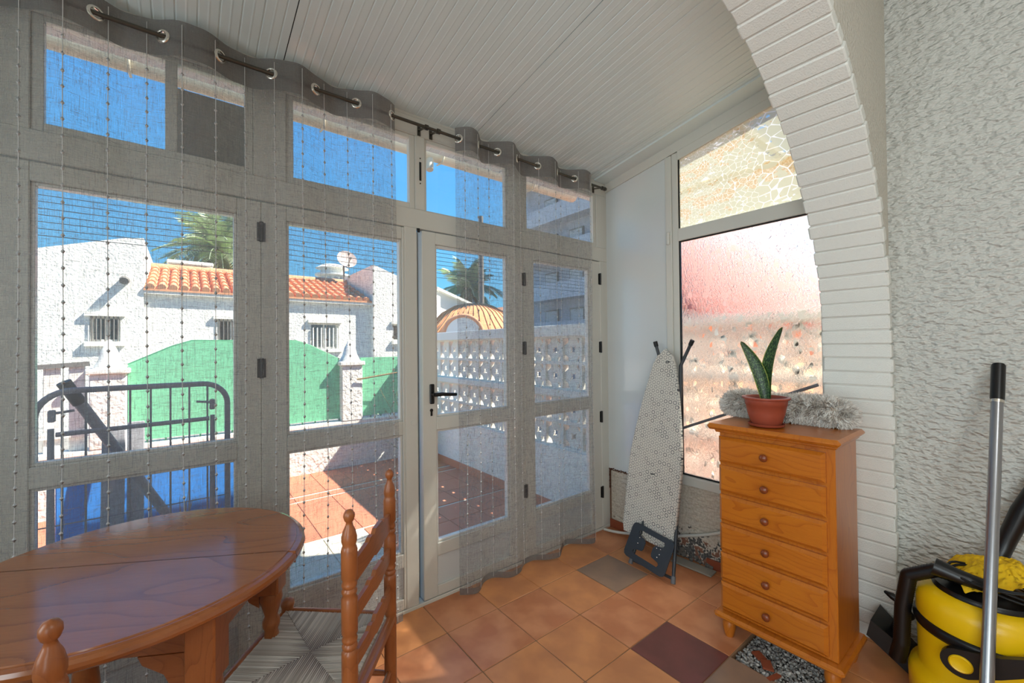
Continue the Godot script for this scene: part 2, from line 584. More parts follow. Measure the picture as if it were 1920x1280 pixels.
	for y in h:
		for x in w:
			var sc = 0.75 + 0.65 * (1.0 - smoothstep(250.0, 640.0, float(x)))
			if x > 560: sc = 0.42
			if x <= 560 and x > 300: sc = 0.85
			var v = e1.get_noise_2d(x * sc, y * sc * 1.15) + 1.0
			var crack = v < 0.06
			var st = e2.get_noise_2d(x + y * 0.25, y * 1.9)
			var band = exp(-pow((y - 560.0 + x * 0.16) / 90.0, 2.0)) + exp(-pow((y - 330.0 + x * 0.30) / 70.0, 2.0)) * (1.0 if x < 480 else 0.25)
			var col = Color(0.80, 0.80, 0.70)
			var al = 0.90
			if band + st * 1.4 > 0.80:
				col = Color(0.80, 0.69, 0.50).lerp(Color(0.86, 0.80, 0.66), clampf(0.5 + e2.get_noise_2d(x * 7.0, y * 7.0) * 1.6, 0.0, 1.0))
				al = 0.85
			if st < -0.42 and band < 0.5:
				al = 0.45
			if crack:
				col = Color(0.98, 0.98, 0.96)
				al = 0.8
			var i = (y * w + x) * 4
			d[i] = int(col.r * 255)
			d[i + 1] = int(col.g * 255)
			d[i + 2] = int(col.b * 255)
			d[i + 3] = int(al * 255)
	cf.albedo_texture = ImageTexture.create_from_image(Image.create_from_data(w, h, false, Image.FORMAT_RGBA8, d))
	# ironing board cover: rings on cream
	var rc = mat("ring_cloth", Color(1, 1, 1), 0.9)
	var S = 768
	var rows = 14
	var cols = 12
	var im := Image.create(S, S, false, Image.FORMAT_RGB8)
	im.fill(Color(0.83, 0.80, 0.75))
	var r := RandomNumberGenerator.new()
	r.seed = 81
	for j in rows:
		for i in cols:
			var cx = (i + (0.5 if j % 2 else 0.0)) * S / float(cols) + 16.0
			var cy = (j + 0.5) * S / float(rows)
			var tone = r.randf()
			var c = Color(0.24, 0.25, 0.27).lerp(Color(0.52, 0.52, 0.50), pow(tone, 0.9))
			var inn = 17.0 + r.randf() * 1.5
			var out = inn + 5.0 + (2.0 if tone < 0.3 else 0.0)
			for y in range(-24, 25):
				for x in range(-24, 25):
					var l = Vector2(x, y).length() * (1.0 + 0.05 * sin(atan2(y, x) * 6.0))
					if l > inn and l < out: im.set_pixel(posmod(int(cx) + x, S), posmod(int(cy) + y, S), c)
	rc.albedo_texture = ImageTexture.create_from_image(im)
	rc.uv1_scale = Vector3(0.87, 0.87, 1)
	# snake plant leaf: dark green with wavy pale bands, uv runs up the leaf
	var sl = mat("snake_leaf", Color(1, 1, 1), 0.4)
	var bn := FastNoiseLite.new()
	bn.seed = 91
	bn.frequency = 0.03
	sl.albedo_texture = picture(128, 512, func(x, y):
		var wv = fposmod(y / 40.0 + bn.get_noise_2d(x * 1.4, y * 0.6) * 1.1, 1.0)
		var band = clampf(1.0 - absf(wv - 0.5) * 4.2, 0.0, 1.0) * clampf(0.75 + bn.get_noise_2d(x * 3.0, y * 3.0) * 1.4, 0.2, 1.0)
		var c = Color(0.075, 0.19, 0.05).lerp(Color(0.52, 0.64, 0.36), band)
		if x < 7 or x > 120: c = Color(0.55, 0.58, 0.25)
		return c)

# ---------- floor ----------
const TX := 0.987
const TZ := 0.265
const PX := 0.2985
const PZ := 0.3045

func build_floor():
	var root = struct("floor", "terracotta tiled floor of the porch with one maroon tile", "floor")
	var pit = [TX + 3 * PX, TX + 4 * PX, TZ + 3 * PZ, TZ + 4 * PZ]
	var b = MB.new()
	b.span(-1.4, 2.7, -0.14, -0.034, -0.05, 5.1)
	obj("bed", b, M.subfloor, root)
	var g = MB.new()
	g.span(-1.4, pit[0] + 0.004, -0.034, -0.0025, -0.02, 5.0)
	g.span(pit[1] - 0.004, 2.6, -0.034, -0.0025, -0.02, 5.0)
	g.span(pit[0] + 0.004, pit[1] - 0.004, -0.034, -0.0025, -0.02, pit[2] + 0.004)
	g.span(pit[0] + 0.004, pit[1] - 0.004, -0.034, -0.0025, pit[3] - 0.004, 5.0)
	obj("grout", g, M.grout, root)
	var full = MB.new()
	full.box(Vector3.ZERO, Vector3(PX - 0.005, 0.012, PZ - 0.005), 0.0015)
	var fm = full.mesh()
	for i in range(-8, 6):
		for j in range(-1, 15):
			if i == 3 and j == 3: continue
			var x0 = TX + i * PX
			var z0 = TZ + j * PZ
			var x1 = minf(x0 + PX, 2.54)
			var zs = maxf(z0, 0.0)
			var k = rng.randi() % 2
			if i == 3 and j == 0: k = 2
			if i == 2 and j == 3: k = 2
			if i == 2 and j == 2: k = 3
			var m = M["tile_%d" % k]
			var up = rng.randf() * 0.0012
			if x1 - x0 < PX - 0.01 or zs > z0:
				if x1 - x0 < 0.02 or z0 + PZ - zs < 0.02: continue
				var p = MB.new()
				p.span(x0 + 0.0025, x1 - 0.001, -0.012 + up, up, zs, z0 + PZ - 0.0025, 0.0015)
				obj("tile", p, m, root)
			else:
				put("tile", fm, m, root, Transform3D(Basis(), Vector3(x0 + PX / 2, up - 0.006, z0 + PZ / 2)))

# ---------- the glazed front ----------
func pane(root, x0, x1, y0, y1, z = -0.027):
	bar("glass_pane", x0 - 0.006, x1 + 0.006, y0 - 0.006, y1 + 0.006, z - 0.0025, z + 0.0025, M.glass, root, 0.0)

func beads(root, x0, x1, y0, y1):
	var w = 0.011
	for s in [[x0, x0 + w, y0, y1], [x1 - w, x1, y0, y1], [x0 + w, x1 - w, y0, y0 + w], [x0 + w, x1 - w, y1 - w, y1]]:
		bar("bead", s[0], s[1], s[2], s[3], -0.043, -0.010, M.bead_metal, root, 0.002)

func leaf(called, label, x0, x1, g0, g1, category = "window"):
	var r = struct(called, label, category)
	bar("stile", x0, g0, 0.02, 2.0, -0.05, 0.0, M.white_metal, r)
	bar("stile", g1, x1, 0.02, 2.0, -0.05, 0.0, M.white_metal, r)
	bar("rail", g0, g1, 1.935, 2.0, -0.05, 0.0, M.white_metal, r)
	bar("rail", g0, g1, 0.918, 0.99, -0.05, 0.0, M.white_metal, r)
	bar("rail", g0, g1, 0.235, 0.305, -0.05, 0.0, M.white_metal, r)
	bar("rail", g0, g1, 0.02, 0.075, -0.05, 0.0, M.white_metal, r)
	bar("kick_panel", g0, g1, 0.075, 0.235, -0.035, -0.012, M.panel_white, r, 0.0)
	pane(r, g0, g1, 0.99, 1.935)
	pane(r, g0, g1, 0.305, 0.918)
	beads(r, g0, g1, 0.99, 1.935)
	beads(r, g0, g1, 0.305, 0.918)
	return r

func hinge(root, x, y):
	var b = MB.new()
	b.tube([Vector3(x, y - 0.042, 0.006), Vector3(x, y + 0.042, 0.006)], 0.008, 10)
	b.span(x - 0.016, x + 0.016, y - 0.04, y + 0.04, 0.0, 0.003)
	obj("hinge", b, M.black_metal, root)

func build_front():
	var f = struct("trim_1", "white aluminium frame around the glazed porch front", "frame")
	bar("transom", -1.3, 2.54, 2.006, 2.108, -0.05, 0.0, M.white_metal, f)
	bar("head", -1.3, 2.54, 2.503, 2.60, -0.05, 0.0, M.white_metal, f)
	bar("sill", -1.3, 2.54, -0.05, 0.017, -0.06, 0.004, M.white_metal, f)
	bar("jamb", 2.452, 2.54, 0.017, 2.006, -0.05, 0.0, M.white_metal, f)
	bar("jamb", -1.35, -1.3, -0.05, 2.6, -0.06, 0.01, M.white_metal, f)
	bar("post", 0.8985, 0.969, 0.017, 2.006, -0.05, 0.001, M.white_metal, f)
	for p in [[-1.3, -1.24], [-0.5, -0.405], [0.226, 0.35], [0.963, 1.02], [1.583, 1.715], [2.42, 2.54]]:
		bar("upper_post", p[0], p[1], 2.108, 2.503, -0.05, 0.0, M.white_metal, f)
	var n = MB.new()
	n.span(-1.35, 2.6, 2.6, 2.63, -0.03, -0.002)
	obj("sealing_strip", n, M.white_metal, f)
	var w0 = leaf("window_1", "glazed folding leaf next to the plain end wall, behind the sheer curtain", -1.298, -0.502, -1.2, -0.6)
	var w1 = leaf("window_2", "glazed folding leaf with the metal bed frame behind its pane", -0.498, 0.2532, -0.405, 0.167)
	var w2 = leaf("window_3", "glazed folding leaf between the door post and the bed-frame leaf", 0.2538, 0.8985, 0.35, 0.885)
	for y in [0.45, 1.29, 1.87]: hinge(w2, 0.2535, y)
	var d = leaf("door_1", "white aluminium glazed door with a black lever handle, slightly ajar", 0.998, 1.7065, 1.08, 1.58, "door")
	var w3 = leaf("window_4", "glazed folding leaf hinged to the jamb by the ironing board wall", 1.7072, 2.4515, 1.79, 2.335)
	for y in [0.45, 1.36, 1.80]: hinge(w3, 1.7075, y)
	for y in [0.28, 0.84, 1.36, 1.87]: hinge(w3, 2.448, y)
	bar("outer_stop", 0.985, 1.06, 0.0, 2.006, -0.115, -0.062, M.white_metal, f)
	# lever handle and lock
	var h = MB.new()
	h.span(1.036, 1.062, 1.065, 1.172, 0.0, 0.012, 0.004)
	obj("handle_plate", h, M.black_metal, d)
	h = MB.new()
	h.tube([Vector3(1.05, 1.117, 0.01), Vector3(1.05, 1.117, 0.045)], 0.011, 12)
	h.tube([Vector3(1.045, 1.117, 0.045), Vector3(1.09, 1.118, 0.048), Vector3(1.14, 1.113, 0.046), Vector3(1.178, 1.110, 0.042)], [0.011, 0.0105, 0.0095, 0.009], 10)
	obj("lever", h, M.black_metal, d)
	h = MB.new()
	h.lathe([Vector2(0.0, 0.0), Vector2(0.009, 0.0), Vector2(0.009, 0.004), Vector2(0.0, 0.004)], Vector3(1.047, 1.03, 0.0), 14, Basis(Vector3.RIGHT, Vector3.BACK, Vector3.UP))
	h.span(1.042, 1.052, 1.0, 1.03, 0.0, 0.004)
	obj("keyhole", h, M.black_metal, d)
	h = MB.new()
	h.span(0.970, 0.984, 1.985, 2.006, 0.0, 0.006)
	obj("stop", h, M.black_metal, f)
	h = MB.new()
	h.lathe([Vector2(0.0, 0.0), Vector2(0.017, 0.0), Vector2(0.017, 0.002), Vector2(0.013, 0.003), Vector2(0.0, 0.003)], Vector3(0.945, 0.975, 0.001), 18, Basis(Vector3.RIGHT, Vector3.BACK, Vector3.UP))
	obj("cover_cap", h, M.white_metal, f)
	# the row of small windows above
	var tops = [[-1.24, -0.5], [-0.405, 0.226], [0.35, 0.963], [1.02, 1.583], [1.715, 2.42]]
	var says = ["small upper window next to the plain end wall", "wide upper window with a grey board behind half of it", "upper sliding window fitted with the slotted black catch", "upper fixed pane above the glazed door", "upper sliding window next to the white wall panel"]
	for k in 5:
		var a = tops[k][0]
		var e = tops[k][1]
		var r = struct("window_%d" % (k + 5), says[k], "window")
		var wd = 0.012 if k == 3 else 0.03
		for s in [[a, a + wd, 2.108, 2.503], [e - wd, e, 2.108, 2.503], [a + wd, e - wd, 2.108, 2.108 + (0.006 if k == 3 else 0.03)], [a + wd, e - wd, 2.503 - 0.02, 2.503]]:
			bar("sash", s[0], s[1], s[2], s[3], -0.04, -0.008, M.white_metal, r, 0.002)
		if k == 1:
			bar("sash", -0.062, -0.025, 2.138, 2.483, -0.04, -0.008, M.white_metal, r, 0.002)
		pane(r, a + wd, e - wd, 2.11, 2.485)
		if k == 2:
			bar("catch", 0.986, 0.997, 2.265, 2.365, 0.0, 0.004, M.black_metal, r, 0.001)
			for y in [2.25, 2.385]: bar("screw", 0.989, 0.994, y - 0.003, y + 0.003, 0.0, 0.003, M.black_metal, r, 0.0)
	# grey patterned board outside the wide upper window
	var bd = MB.new()
	bd.span(-0.03, 0.222, 2.09, 2.425, -0.09, -0.082, 0.002)
	var o = obj("patterned_board", bd, M.frosted_board)
	tag(o, "grey frosted board with faint swirls outside the wide upper window", "board")

# ---------- ceiling ----------
func build_ceiling():
	var root = struct("ceiling", "white ribbed sandwich-panel roof sloping down to the glazed front", "ceiling")
	var tilt = Transform3D(Basis(Vector3.RIGHT, -atan(SLOPE)), Vector3(0, 2.613, 0))
	for e in [[-1.665, -0.665], [-0.665, 0.335], [0.335, 1.335], [1.335, 2.335], [2.335, 2.70]]:
		var x0 = e[0] + 0.002
		var x1 = e[1] - 0.002
		var pts = [Vector2(x0, 0.045), Vector2(x0, 0.0)]
		var x = x0 + 0.0333
		var k = 0
		while x < x1 - 0.02:
			if k % 2 == 0:
				pts.append_array([Vector2(x - 0.004, 0.0), Vector2(x - 0.0015, 0.0026), Vector2(x + 0.0015, 0.0026), Vector2(x + 0.004, 0.0)])
			else:
				pts.append_array([Vector2(x - 0.005, 0.0), Vector2(x, -0.0012), Vector2(x + 0.005, 0.0)])
			x += 0.0333
			k += 1
		pts.append_array([Vector2(x1, 0.0), Vector2(x1, 0.045)])
		var b = MB.new()
		b.extrude(pts, 1.66, Transform3D(Basis(), Vector3(0, 0, -0.26)))
		obj("roof_panel", b, M.ceiling_white, root, tilt)
	for x in [-0.665, 0.335, 1.335, 2.335]:
		var b = MB.new()
		b.span(x - 0.0025, x + 0.0025, 0.004, 0.04, -0.25, 1.39)
		obj("seam", b, M.seam_dark, root, tilt)
	var fl = MB.new()
	fl.span(-1.7, 2.72, 0.046, 0.052, -0.28, 1.4)
	obj("outer_sheet", fl, M.ceiling_white, root, tilt)

# ---------- the side wall with the textured window ----------
func build_side():
	var r = struct("wall_right", "white side wall of the porch, damp and flaking at the bottom", "wall")
	var low = MB.new()
	# plaster below the window, with uv for its stains
	var f = func(z0, z1, y0, y1):
		low.smooth4(Vector3(2.54, y0, z0), Vector3(2.54, y0, z1), Vector3(2.54, y1, z1), Vector3(2.54, y1, z0), Vector3.LEFT, Vector3.LEFT, Vector3.LEFT, Vector3.LEFT, Vector2(z0 / 1.4, 1.0 - y0 / 0.5), Vector2(z1 / 1.4, 1.0 - y0 / 0.5), Vector2(z1 / 1.4, 1.0 - y1 / 0.5), Vector2(z0 / 1.4, 1.0 - y1 / 0.5))
	f.call(0.0, 1.40, -0.03, 0.475)
	low.span(2.541, 2.66, -0.1, 0.475, -0.06, 1.4)
	obj("plaster", low, M.damp_plaster, r)
	var pn = MB.new()
	pn.extrude([Vector2(-0.06, 0.44), Vector2(0.505, 0.44), Vector2(0.505, 2.64), Vector2(-0.06, 2.545)], 0.10, Transform3D(Basis(Vector3.BACK, Vector3.UP, Vector3.RIGHT), Vector3(2.532, 0, 0)))
	obj("smooth_panel", pn, M.panel_white, r)
	var cr = MB.new()
	for k in 9:
		var z = 0.005 + k * 0.018
		cr.box(Vector3(2.531, 0.439 + rng.randf() * 0.008, z), Vector3(0.006, 0.006 + rng.randf() * 0.008, 0.016), 0.002, Basis(Vector3.RIGHT, rng.randf() - 0.5))
	for k in 7:
		cr.box(Vector3(2.533, 0.435 - k * 0.022, 0.005), Vector3(0.005, 0.02, 0.006 + rng.randf() * 0.006), 0.001)
	obj("rust_crust", cr, M.rust, r)
	# sloping head above panel and window
	var hd = MB.new()
	hd.extrude([Vector2(0.0, 2.535), Vector2(1.45, 2.535 + SLOPE * 1.45), Vector2(1.45, 2.612 + SLOPE * 1.45), Vector2(0.0, 2.612)], 0.08, Transform3D(Basis(Vector3.BACK, Vector3.UP, Vector3.RIGHT), Vector3(2.522, 0, 0)))
	obj("sloping_head", hd, M.white_metal, r)
	var fl = MB.new()
	fl.extrude([Vector2(0.0, 2.600), Vector2(1.40, 2.600 + SLOPE * 1.40), Vector2(1.40, 2.614 + SLOPE * 1.40), Vector2(0.0, 2.614)], 0.14, Transform3D(Basis(Vector3.BACK, Vector3.UP, Vector3.RIGHT), Vector3(2.40, 0, 0)))
	obj("flashing", fl, M.ceiling_white, r)
	var w = struct("window_10", "tall fixed side window of rippled glass with a cracked filmed pane on top", "window")
	bar("post", 2.516, 2.56, 0.475, 2.617, 0.507, 0.552, M.white_metal, w)
	bar("post", 2.523, 2.56, 0.475, 2.625, 0.552, 0.594, M.white_metal, w)
	bar("post", 2.523, 2.56, 0.475, 2.758, 1.36, 1.40, M.white_metal, w)
	bar("sill", 2.505, 2.58, 0.478, 0.535, 0.552, 1.40, M.white_metal, w)
	bar("rail", 2.518, 2.56, 2.045, 2.125, 0.594, 1.36, M.white_metal, w)
	var tp = MB.new()
	tp.extrude([Vector2(0.594, 2.575), Vector2(1.36, 2.575 + 0.18 * 0.766), Vector2(1.36, 2.534 + SLOPE * 1.36), Vector2(0.594, 2.534 + SLOPE * 0.594)], 0.04, Transform3D(Basis(Vector3.BACK, Vector3.UP, Vector3.RIGHT), Vector3(2.522, 0, 0)))
	obj("top_rail", tp, M.white_metal, w)
	for g in [[2.530, 2.545, 0.535, 2.045, 0.594, 0.604], [2.530, 2.545, 2.125, 2.58, 0.594, 0.602], [2.530, 2.545, 0.535, 0.543, 0.604, 1.36], [2.530, 2.545, 2.037, 2.045, 0.604, 1.36]]:
		bar("gasket", g[0], g[1], g[2], g[3], g[4], g[5], M.black_metal, w, 0.001)
	var lo = MB.new()
	lo.span(2.536, 2.542, 0.53, 2.05, 0.59, 1.365)
	obj("rippled_pane", lo, M.rippled_glass, w)
	var up = MB.new()
	up.extrude([Vector2(0.592, 2.12), Vector2(1.365, 2.12), Vector2(1.365, 2.722), Vector2(0.592, 2.582)], 0.005, Transform3D(Basis(Vector3.BACK, Vector3.UP, Vector3.RIGHT), Vector3(2.537, 0, 0)))
	obj("filmed_pane", up, M.glass, w)
	var fm = MB.new()
	var pl = [Vector2(0.596, 2.127), Vector2(1.36, 2.127), Vector2(1.36, 2.716), Vector2(0.596, 2.578)]
	var q = []
	for p in pl: q.append(Vector3(2.5362, p.y, p.x))
	var uv = []
	for p in pl: uv.append(Vector2((p.x - 0.59) / 0.78, (2.72 - p.y) / 0.60))
	fm.smooth4(q[0], q[1], q[2], q[3], Vector3.LEFT, Vector3.LEFT, Vector3.LEFT, Vector3.LEFT, uv[0], uv[1], uv[2], uv[3])
	obj("cracked_film", fm, M.cracked_film, w)
	var bl = MB.new()
	bl.span(2.50, 2.516, 2.03, 2.115, 0.522, 0.540, 0.004)
	obj("blind_bracket", bl, M.white_metal, w)
	# broken skirting
	var bs = struct("baseboard_right", "broken terracotta skirting tiles along the side wall", "skirting")
	for s in [[0.004, 0.19, 0.062], [0.19, 0.37, 0.05], [0.745, 0.86, 0.055], [0.862, 1.13, 0.06]]:
		var b = MB.new()
		b.span(2.528, 2.541, 0.0, s[2], s[0], s[1] - 0.003, 0.002)
		obj("skirting_tile", b, M.terracotta, bs)

# ---------- brick arch ----------
func arch_pt(t):
	# parameter along the opening: straight jamb, ellipse, straight jamb; gives position and outward direction
	return t

func build_arch():
	var r = struct("wall_middle", "white wall opened by a wide round arch lined with painted bricks", "arch")
	var cx = 0.995
	var cy = 1.3
	var a = 1.5
	var b = 1.35
	var off = 0.042
	# body round the opening, made of slabs that follow it
	var body = MB.new()
	var zf = 1.382
	var zn = 1.618
	var m = 48
	var top = 3.1
	body.span(cx + a + off, 2.6, -0.02, cy, zf, zn)
	body.span(-1.36, cx - a - off, -0.02, cy, zf, zn)
	for i in m:
		var t0 = PI * i / m
		var t1 = PI * (i + 1) / m
		var p0 = Vector2(cx + (a + off) * cos(t0), cy + (b + off) * sin(t0))
		var p1 = Vector2(cx + (a + off) * cos(t1), cy + (b + off) * sin(t1))
		body.hexa([Vector3(p0.x, p0.y, zf), Vector3(p1.x, p1.y, zf), Vector3(p1.x, top, zf), Vector3(p0.x, top, zf), Vector3(p0.x, p0.y, zn), Vector3(p1.x, p1.y, zn), Vector3(p1.x, top, zn), Vector3(p0.x, top, zn)])
	body.span(cx + a + off, 2.6, cy, top, zf, zn)
	body.span(-1.36, cx - a - off, cy, top, zf, zn)
	obj("stucco_face", body, M.stucco_fine, r)
	# bricks
	var lay = []
	var y = 0.0
	while y < cy - 0.02:
		lay.append([Vector2(cx + a, y + 0.0325), Vector2(1, 0)])
		lay.append([Vector2(cx - a, y + 0.0325), Vector2(-1, 0)])
		y += 0.065
	var arc = [0.0]
	var steps = 2000
	for i in steps:
		var t = PI * (i + 0.5) / steps
		arc.append(arc[i] + Vector2(-a * sin(t), b * cos(t)).length() * PI / steps)
	var cnt = int(round(arc[steps] / 0.065))
	var pos = 0
	for k in cnt:
		var want = arc[steps] * (k + 0.5) / cnt
		while arc[pos] < want: pos += 1
		var t = PI * pos / steps
		lay.append([Vector2(cx + a * cos(t), cy + b * sin(t)), Vector2(cos(t) / a, sin(t) / b).normalized()])
	var kinds = []
	for k in 5:
		var q = MB.new()
		q.box(Vector3.ZERO, Vector3(0.046, 0.0605 + 0.0004 * k, 0.256 + 0.002 * k), 0.004 + 0.0006 * k)
		kinds.append(q.mesh())
	for e in lay:
		var o = e[1]
		var proud = rng.randf() * 0.004
		var c = e[0] + o * (0.023 - proud + 0.003)
		var bs = Basis(Vector3(o.x, o.y, 0), Vector3(-o.y, o.x, 0), Vector3.BACK) * Basis(Vector3.RIGHT, (rng.randf() - 0.5) * 0.02)
		put("brick", kinds[rng.randi() % 5], M.painted_brick, r, Transform3D(bs, Vector3(c.x, c.y, 1.5 + (rng.randf() - 0.5) * 0.008)))
	# recessed mortar behind the brick faces
	var mo = MB.new()
	for i in m:
		var t0 = PI * i / m
		var t1 = PI * (i + 1) / m
		var q = []
		for z in [1.378, 1.622]:
			for w in [[t0, 0.007], [t1, 0.007], [t1, off], [t0, off]]:
				q.append(Vector3(cx + (a + w[1]) * cos(w[0]), cy + (b + w[1]) * sin(w[0]), z))
		mo.hexa(q)
	mo.span(cx + a + 0.007, cx + a + off, 0.0, cy, 1.378, 1.622)
	mo.span(cx - a - off, cx - a - 0.007, 0.0, cy, 1.378, 1.622)
	obj("mortar", mo, M.mortar, r)

# ---------- the room the camera stands in ----------
func build_room():
	var w = struct("wall_right_inner", "rough white stucco wall of the inner room behind the vacuum cleaner", "wall")
	bar("stucco_face", 2.54, 2.66, -0.02, 3.1, 1.60, 5.0, M.stucco, w, 0.0)
	w = struct("wall_left", "white stucco wall on the far side from the rippled window", "wall")
	bar("stucco_face", -1.46, -1.34, -0.02, 3.1, -0.06, 5.0, M.stucco_fine, w, 0.0)
	w = struct("wall_back", "white stucco wall at the back of the inner room", "wall")
	bar("stucco_face", -1.46, 2.66, -0.02, 3.1, 5.0, 5.12, M.stucco_fine, w, 0.0)
	w = struct("ceiling_inner", "white plaster ceiling of the inner room", "ceiling")
	bar("plaster", -1.46, 2.66, 3.0, 3.12, 1.60, 5.12, M.mortar, w, 0.0)

	# glowing panel added out of view, with an area light, to brighten the interior
	w = struct("window_11", "large glowing fill panel added out of view in the inner room", "window")
	bar("frame", -1.345, -1.325, 0.45, 2.45, 1.95, 3.85, M.white_metal, w, 0.0)
	var fp = bar("glow_pane", -1.325, -1.318, 0.5, 2.4, 2.0, 3.8, M.fill_panel_glow, w, 0.0)
	var al := AreaLight3D.new()  # main indoor fill, shining from the added panel
	al.name = "side_fill_light"
	al.area_size = Vector2(1.8, 1.9)
	al.light_energy = 3.8
	al.light_color = Color(0.90, 0.97, 1.0)
	al.area_range = 12.0
	al.area_attenuation = 2.0
	al.shadow_enabled = true
	add_child(al)
	al.look_at_from_position(Vector3(-1.30, 1.45, 2.9), Vector3(2.0, 1.45, 2.9))
	w = struct("window_12", "glowing fill panel added out of view on the plain end wall of the porch", "window")  # second added panel, unseen, lifts the porch with its own area light
	bar("frame", -1.345, -1.325, 0.75, 2.35, 0.72, 1.33, M.white_metal, w, 0.0)
	bar("glow_pane", -1.325, -1.318, 0.8, 2.3, 0.77, 1.28, M.fill_panel_glow, w, 0.0)
	var a2 := AreaLight3D.new()  # weaker fill from the added porch panel
	a2.name = "porch_fill_light"
	a2.area_size = Vector2(0.5, 1.5)
	a2.light_energy = 0.9
	a2.light_color = Color(0.90, 0.97, 1.0)
	a2.area_range = 12.0
	a2.area_attenuation = 2.0
	a2.shadow_enabled = true
	add_child(a2)
	a2.look_at_from_position(Vector3(-1.30, 1.55, 1.02), Vector3(2.0, 1.55, 1.02))

# ---------- patio ----------
func lattice_block_mesh(s, d, w = 0.016, bw = 0.024):
	# pierced cement block: square frame, a diamond of bars inside, open centre and corners; thickness along x
	var b = MB.new()
	var h = s / 2.0
	b.box(Vector3(0, h - w / 2, 0), Vector3(d, w, s), 0.0)
	b.box(Vector3(0, -h + w / 2, 0), Vector3(d, w, s), 0.0)
	b.box(Vector3(0, 0, h - w / 2), Vector3(d, s - 2 * w, w), 0.0)
	b.box(Vector3(0, 0, -h + w / 2), Vector3(d, s - 2 * w, w), 0.0)
	var q = h - w
	for e in [[Vector3(0, q, 0), Vector3(0, 0, q)], [Vector3(0, 0, q), Vector3(0, -q, 0)], [Vector3(0, -q, 0), Vector3(0, 0, -q)], [Vector3(0, 0, -q), Vector3(0, q, 0)]]:
		# each bar bows inwards like a petal
		var mid = (e[0] + e[1]) / 2.0 * 0.72
		b.beam(e[0], mid, d * 0.9, bw, Vector3.RIGHT)
		b.beam(mid, e[1], d * 0.9, bw, Vector3.RIGHT)
	return b.mesh()

func lattice_wall(called, label, x, z0, z1, rows, base_top, cap0, cap1, bands, mats, thin = false):
	var r = struct(called, label, "wall")
	bar("base", x, x + 0.15, -0.1, base_top, z0, z1, M.limewash, r, 0.0)
	bar("coping", x - 0.02, x + 0.17, cap0, cap1, z0, z1, M.lattice_white, r, 0.006)
	for bd in bands: bar("band", x, x + 0.13, bd[0], bd[1], z0, z1, M.lattice_white, r, 0.004)
	var n = int(round((z1 - z0) / 0.213))
	var s = (z1 - z0) / n
	for row in rows:
		var hh = row[1] - row[0]
		var mesh = lattice_block_mesh(0.213, 0.05, 0.015, 0.016) if thin else lattice_block_mesh(0.213, 0.07, 0.014, 0.018)
		for k in n:
			put("lattice_block", mesh, mats, r, Transform3D(Basis.from_scale(Vector3(1, hh / 0.213, s / 0.213)), Vector3(x + 0.065, (row[0] + row[1]) / 2.0, z0 + s * (k + 0.5))))
	return r

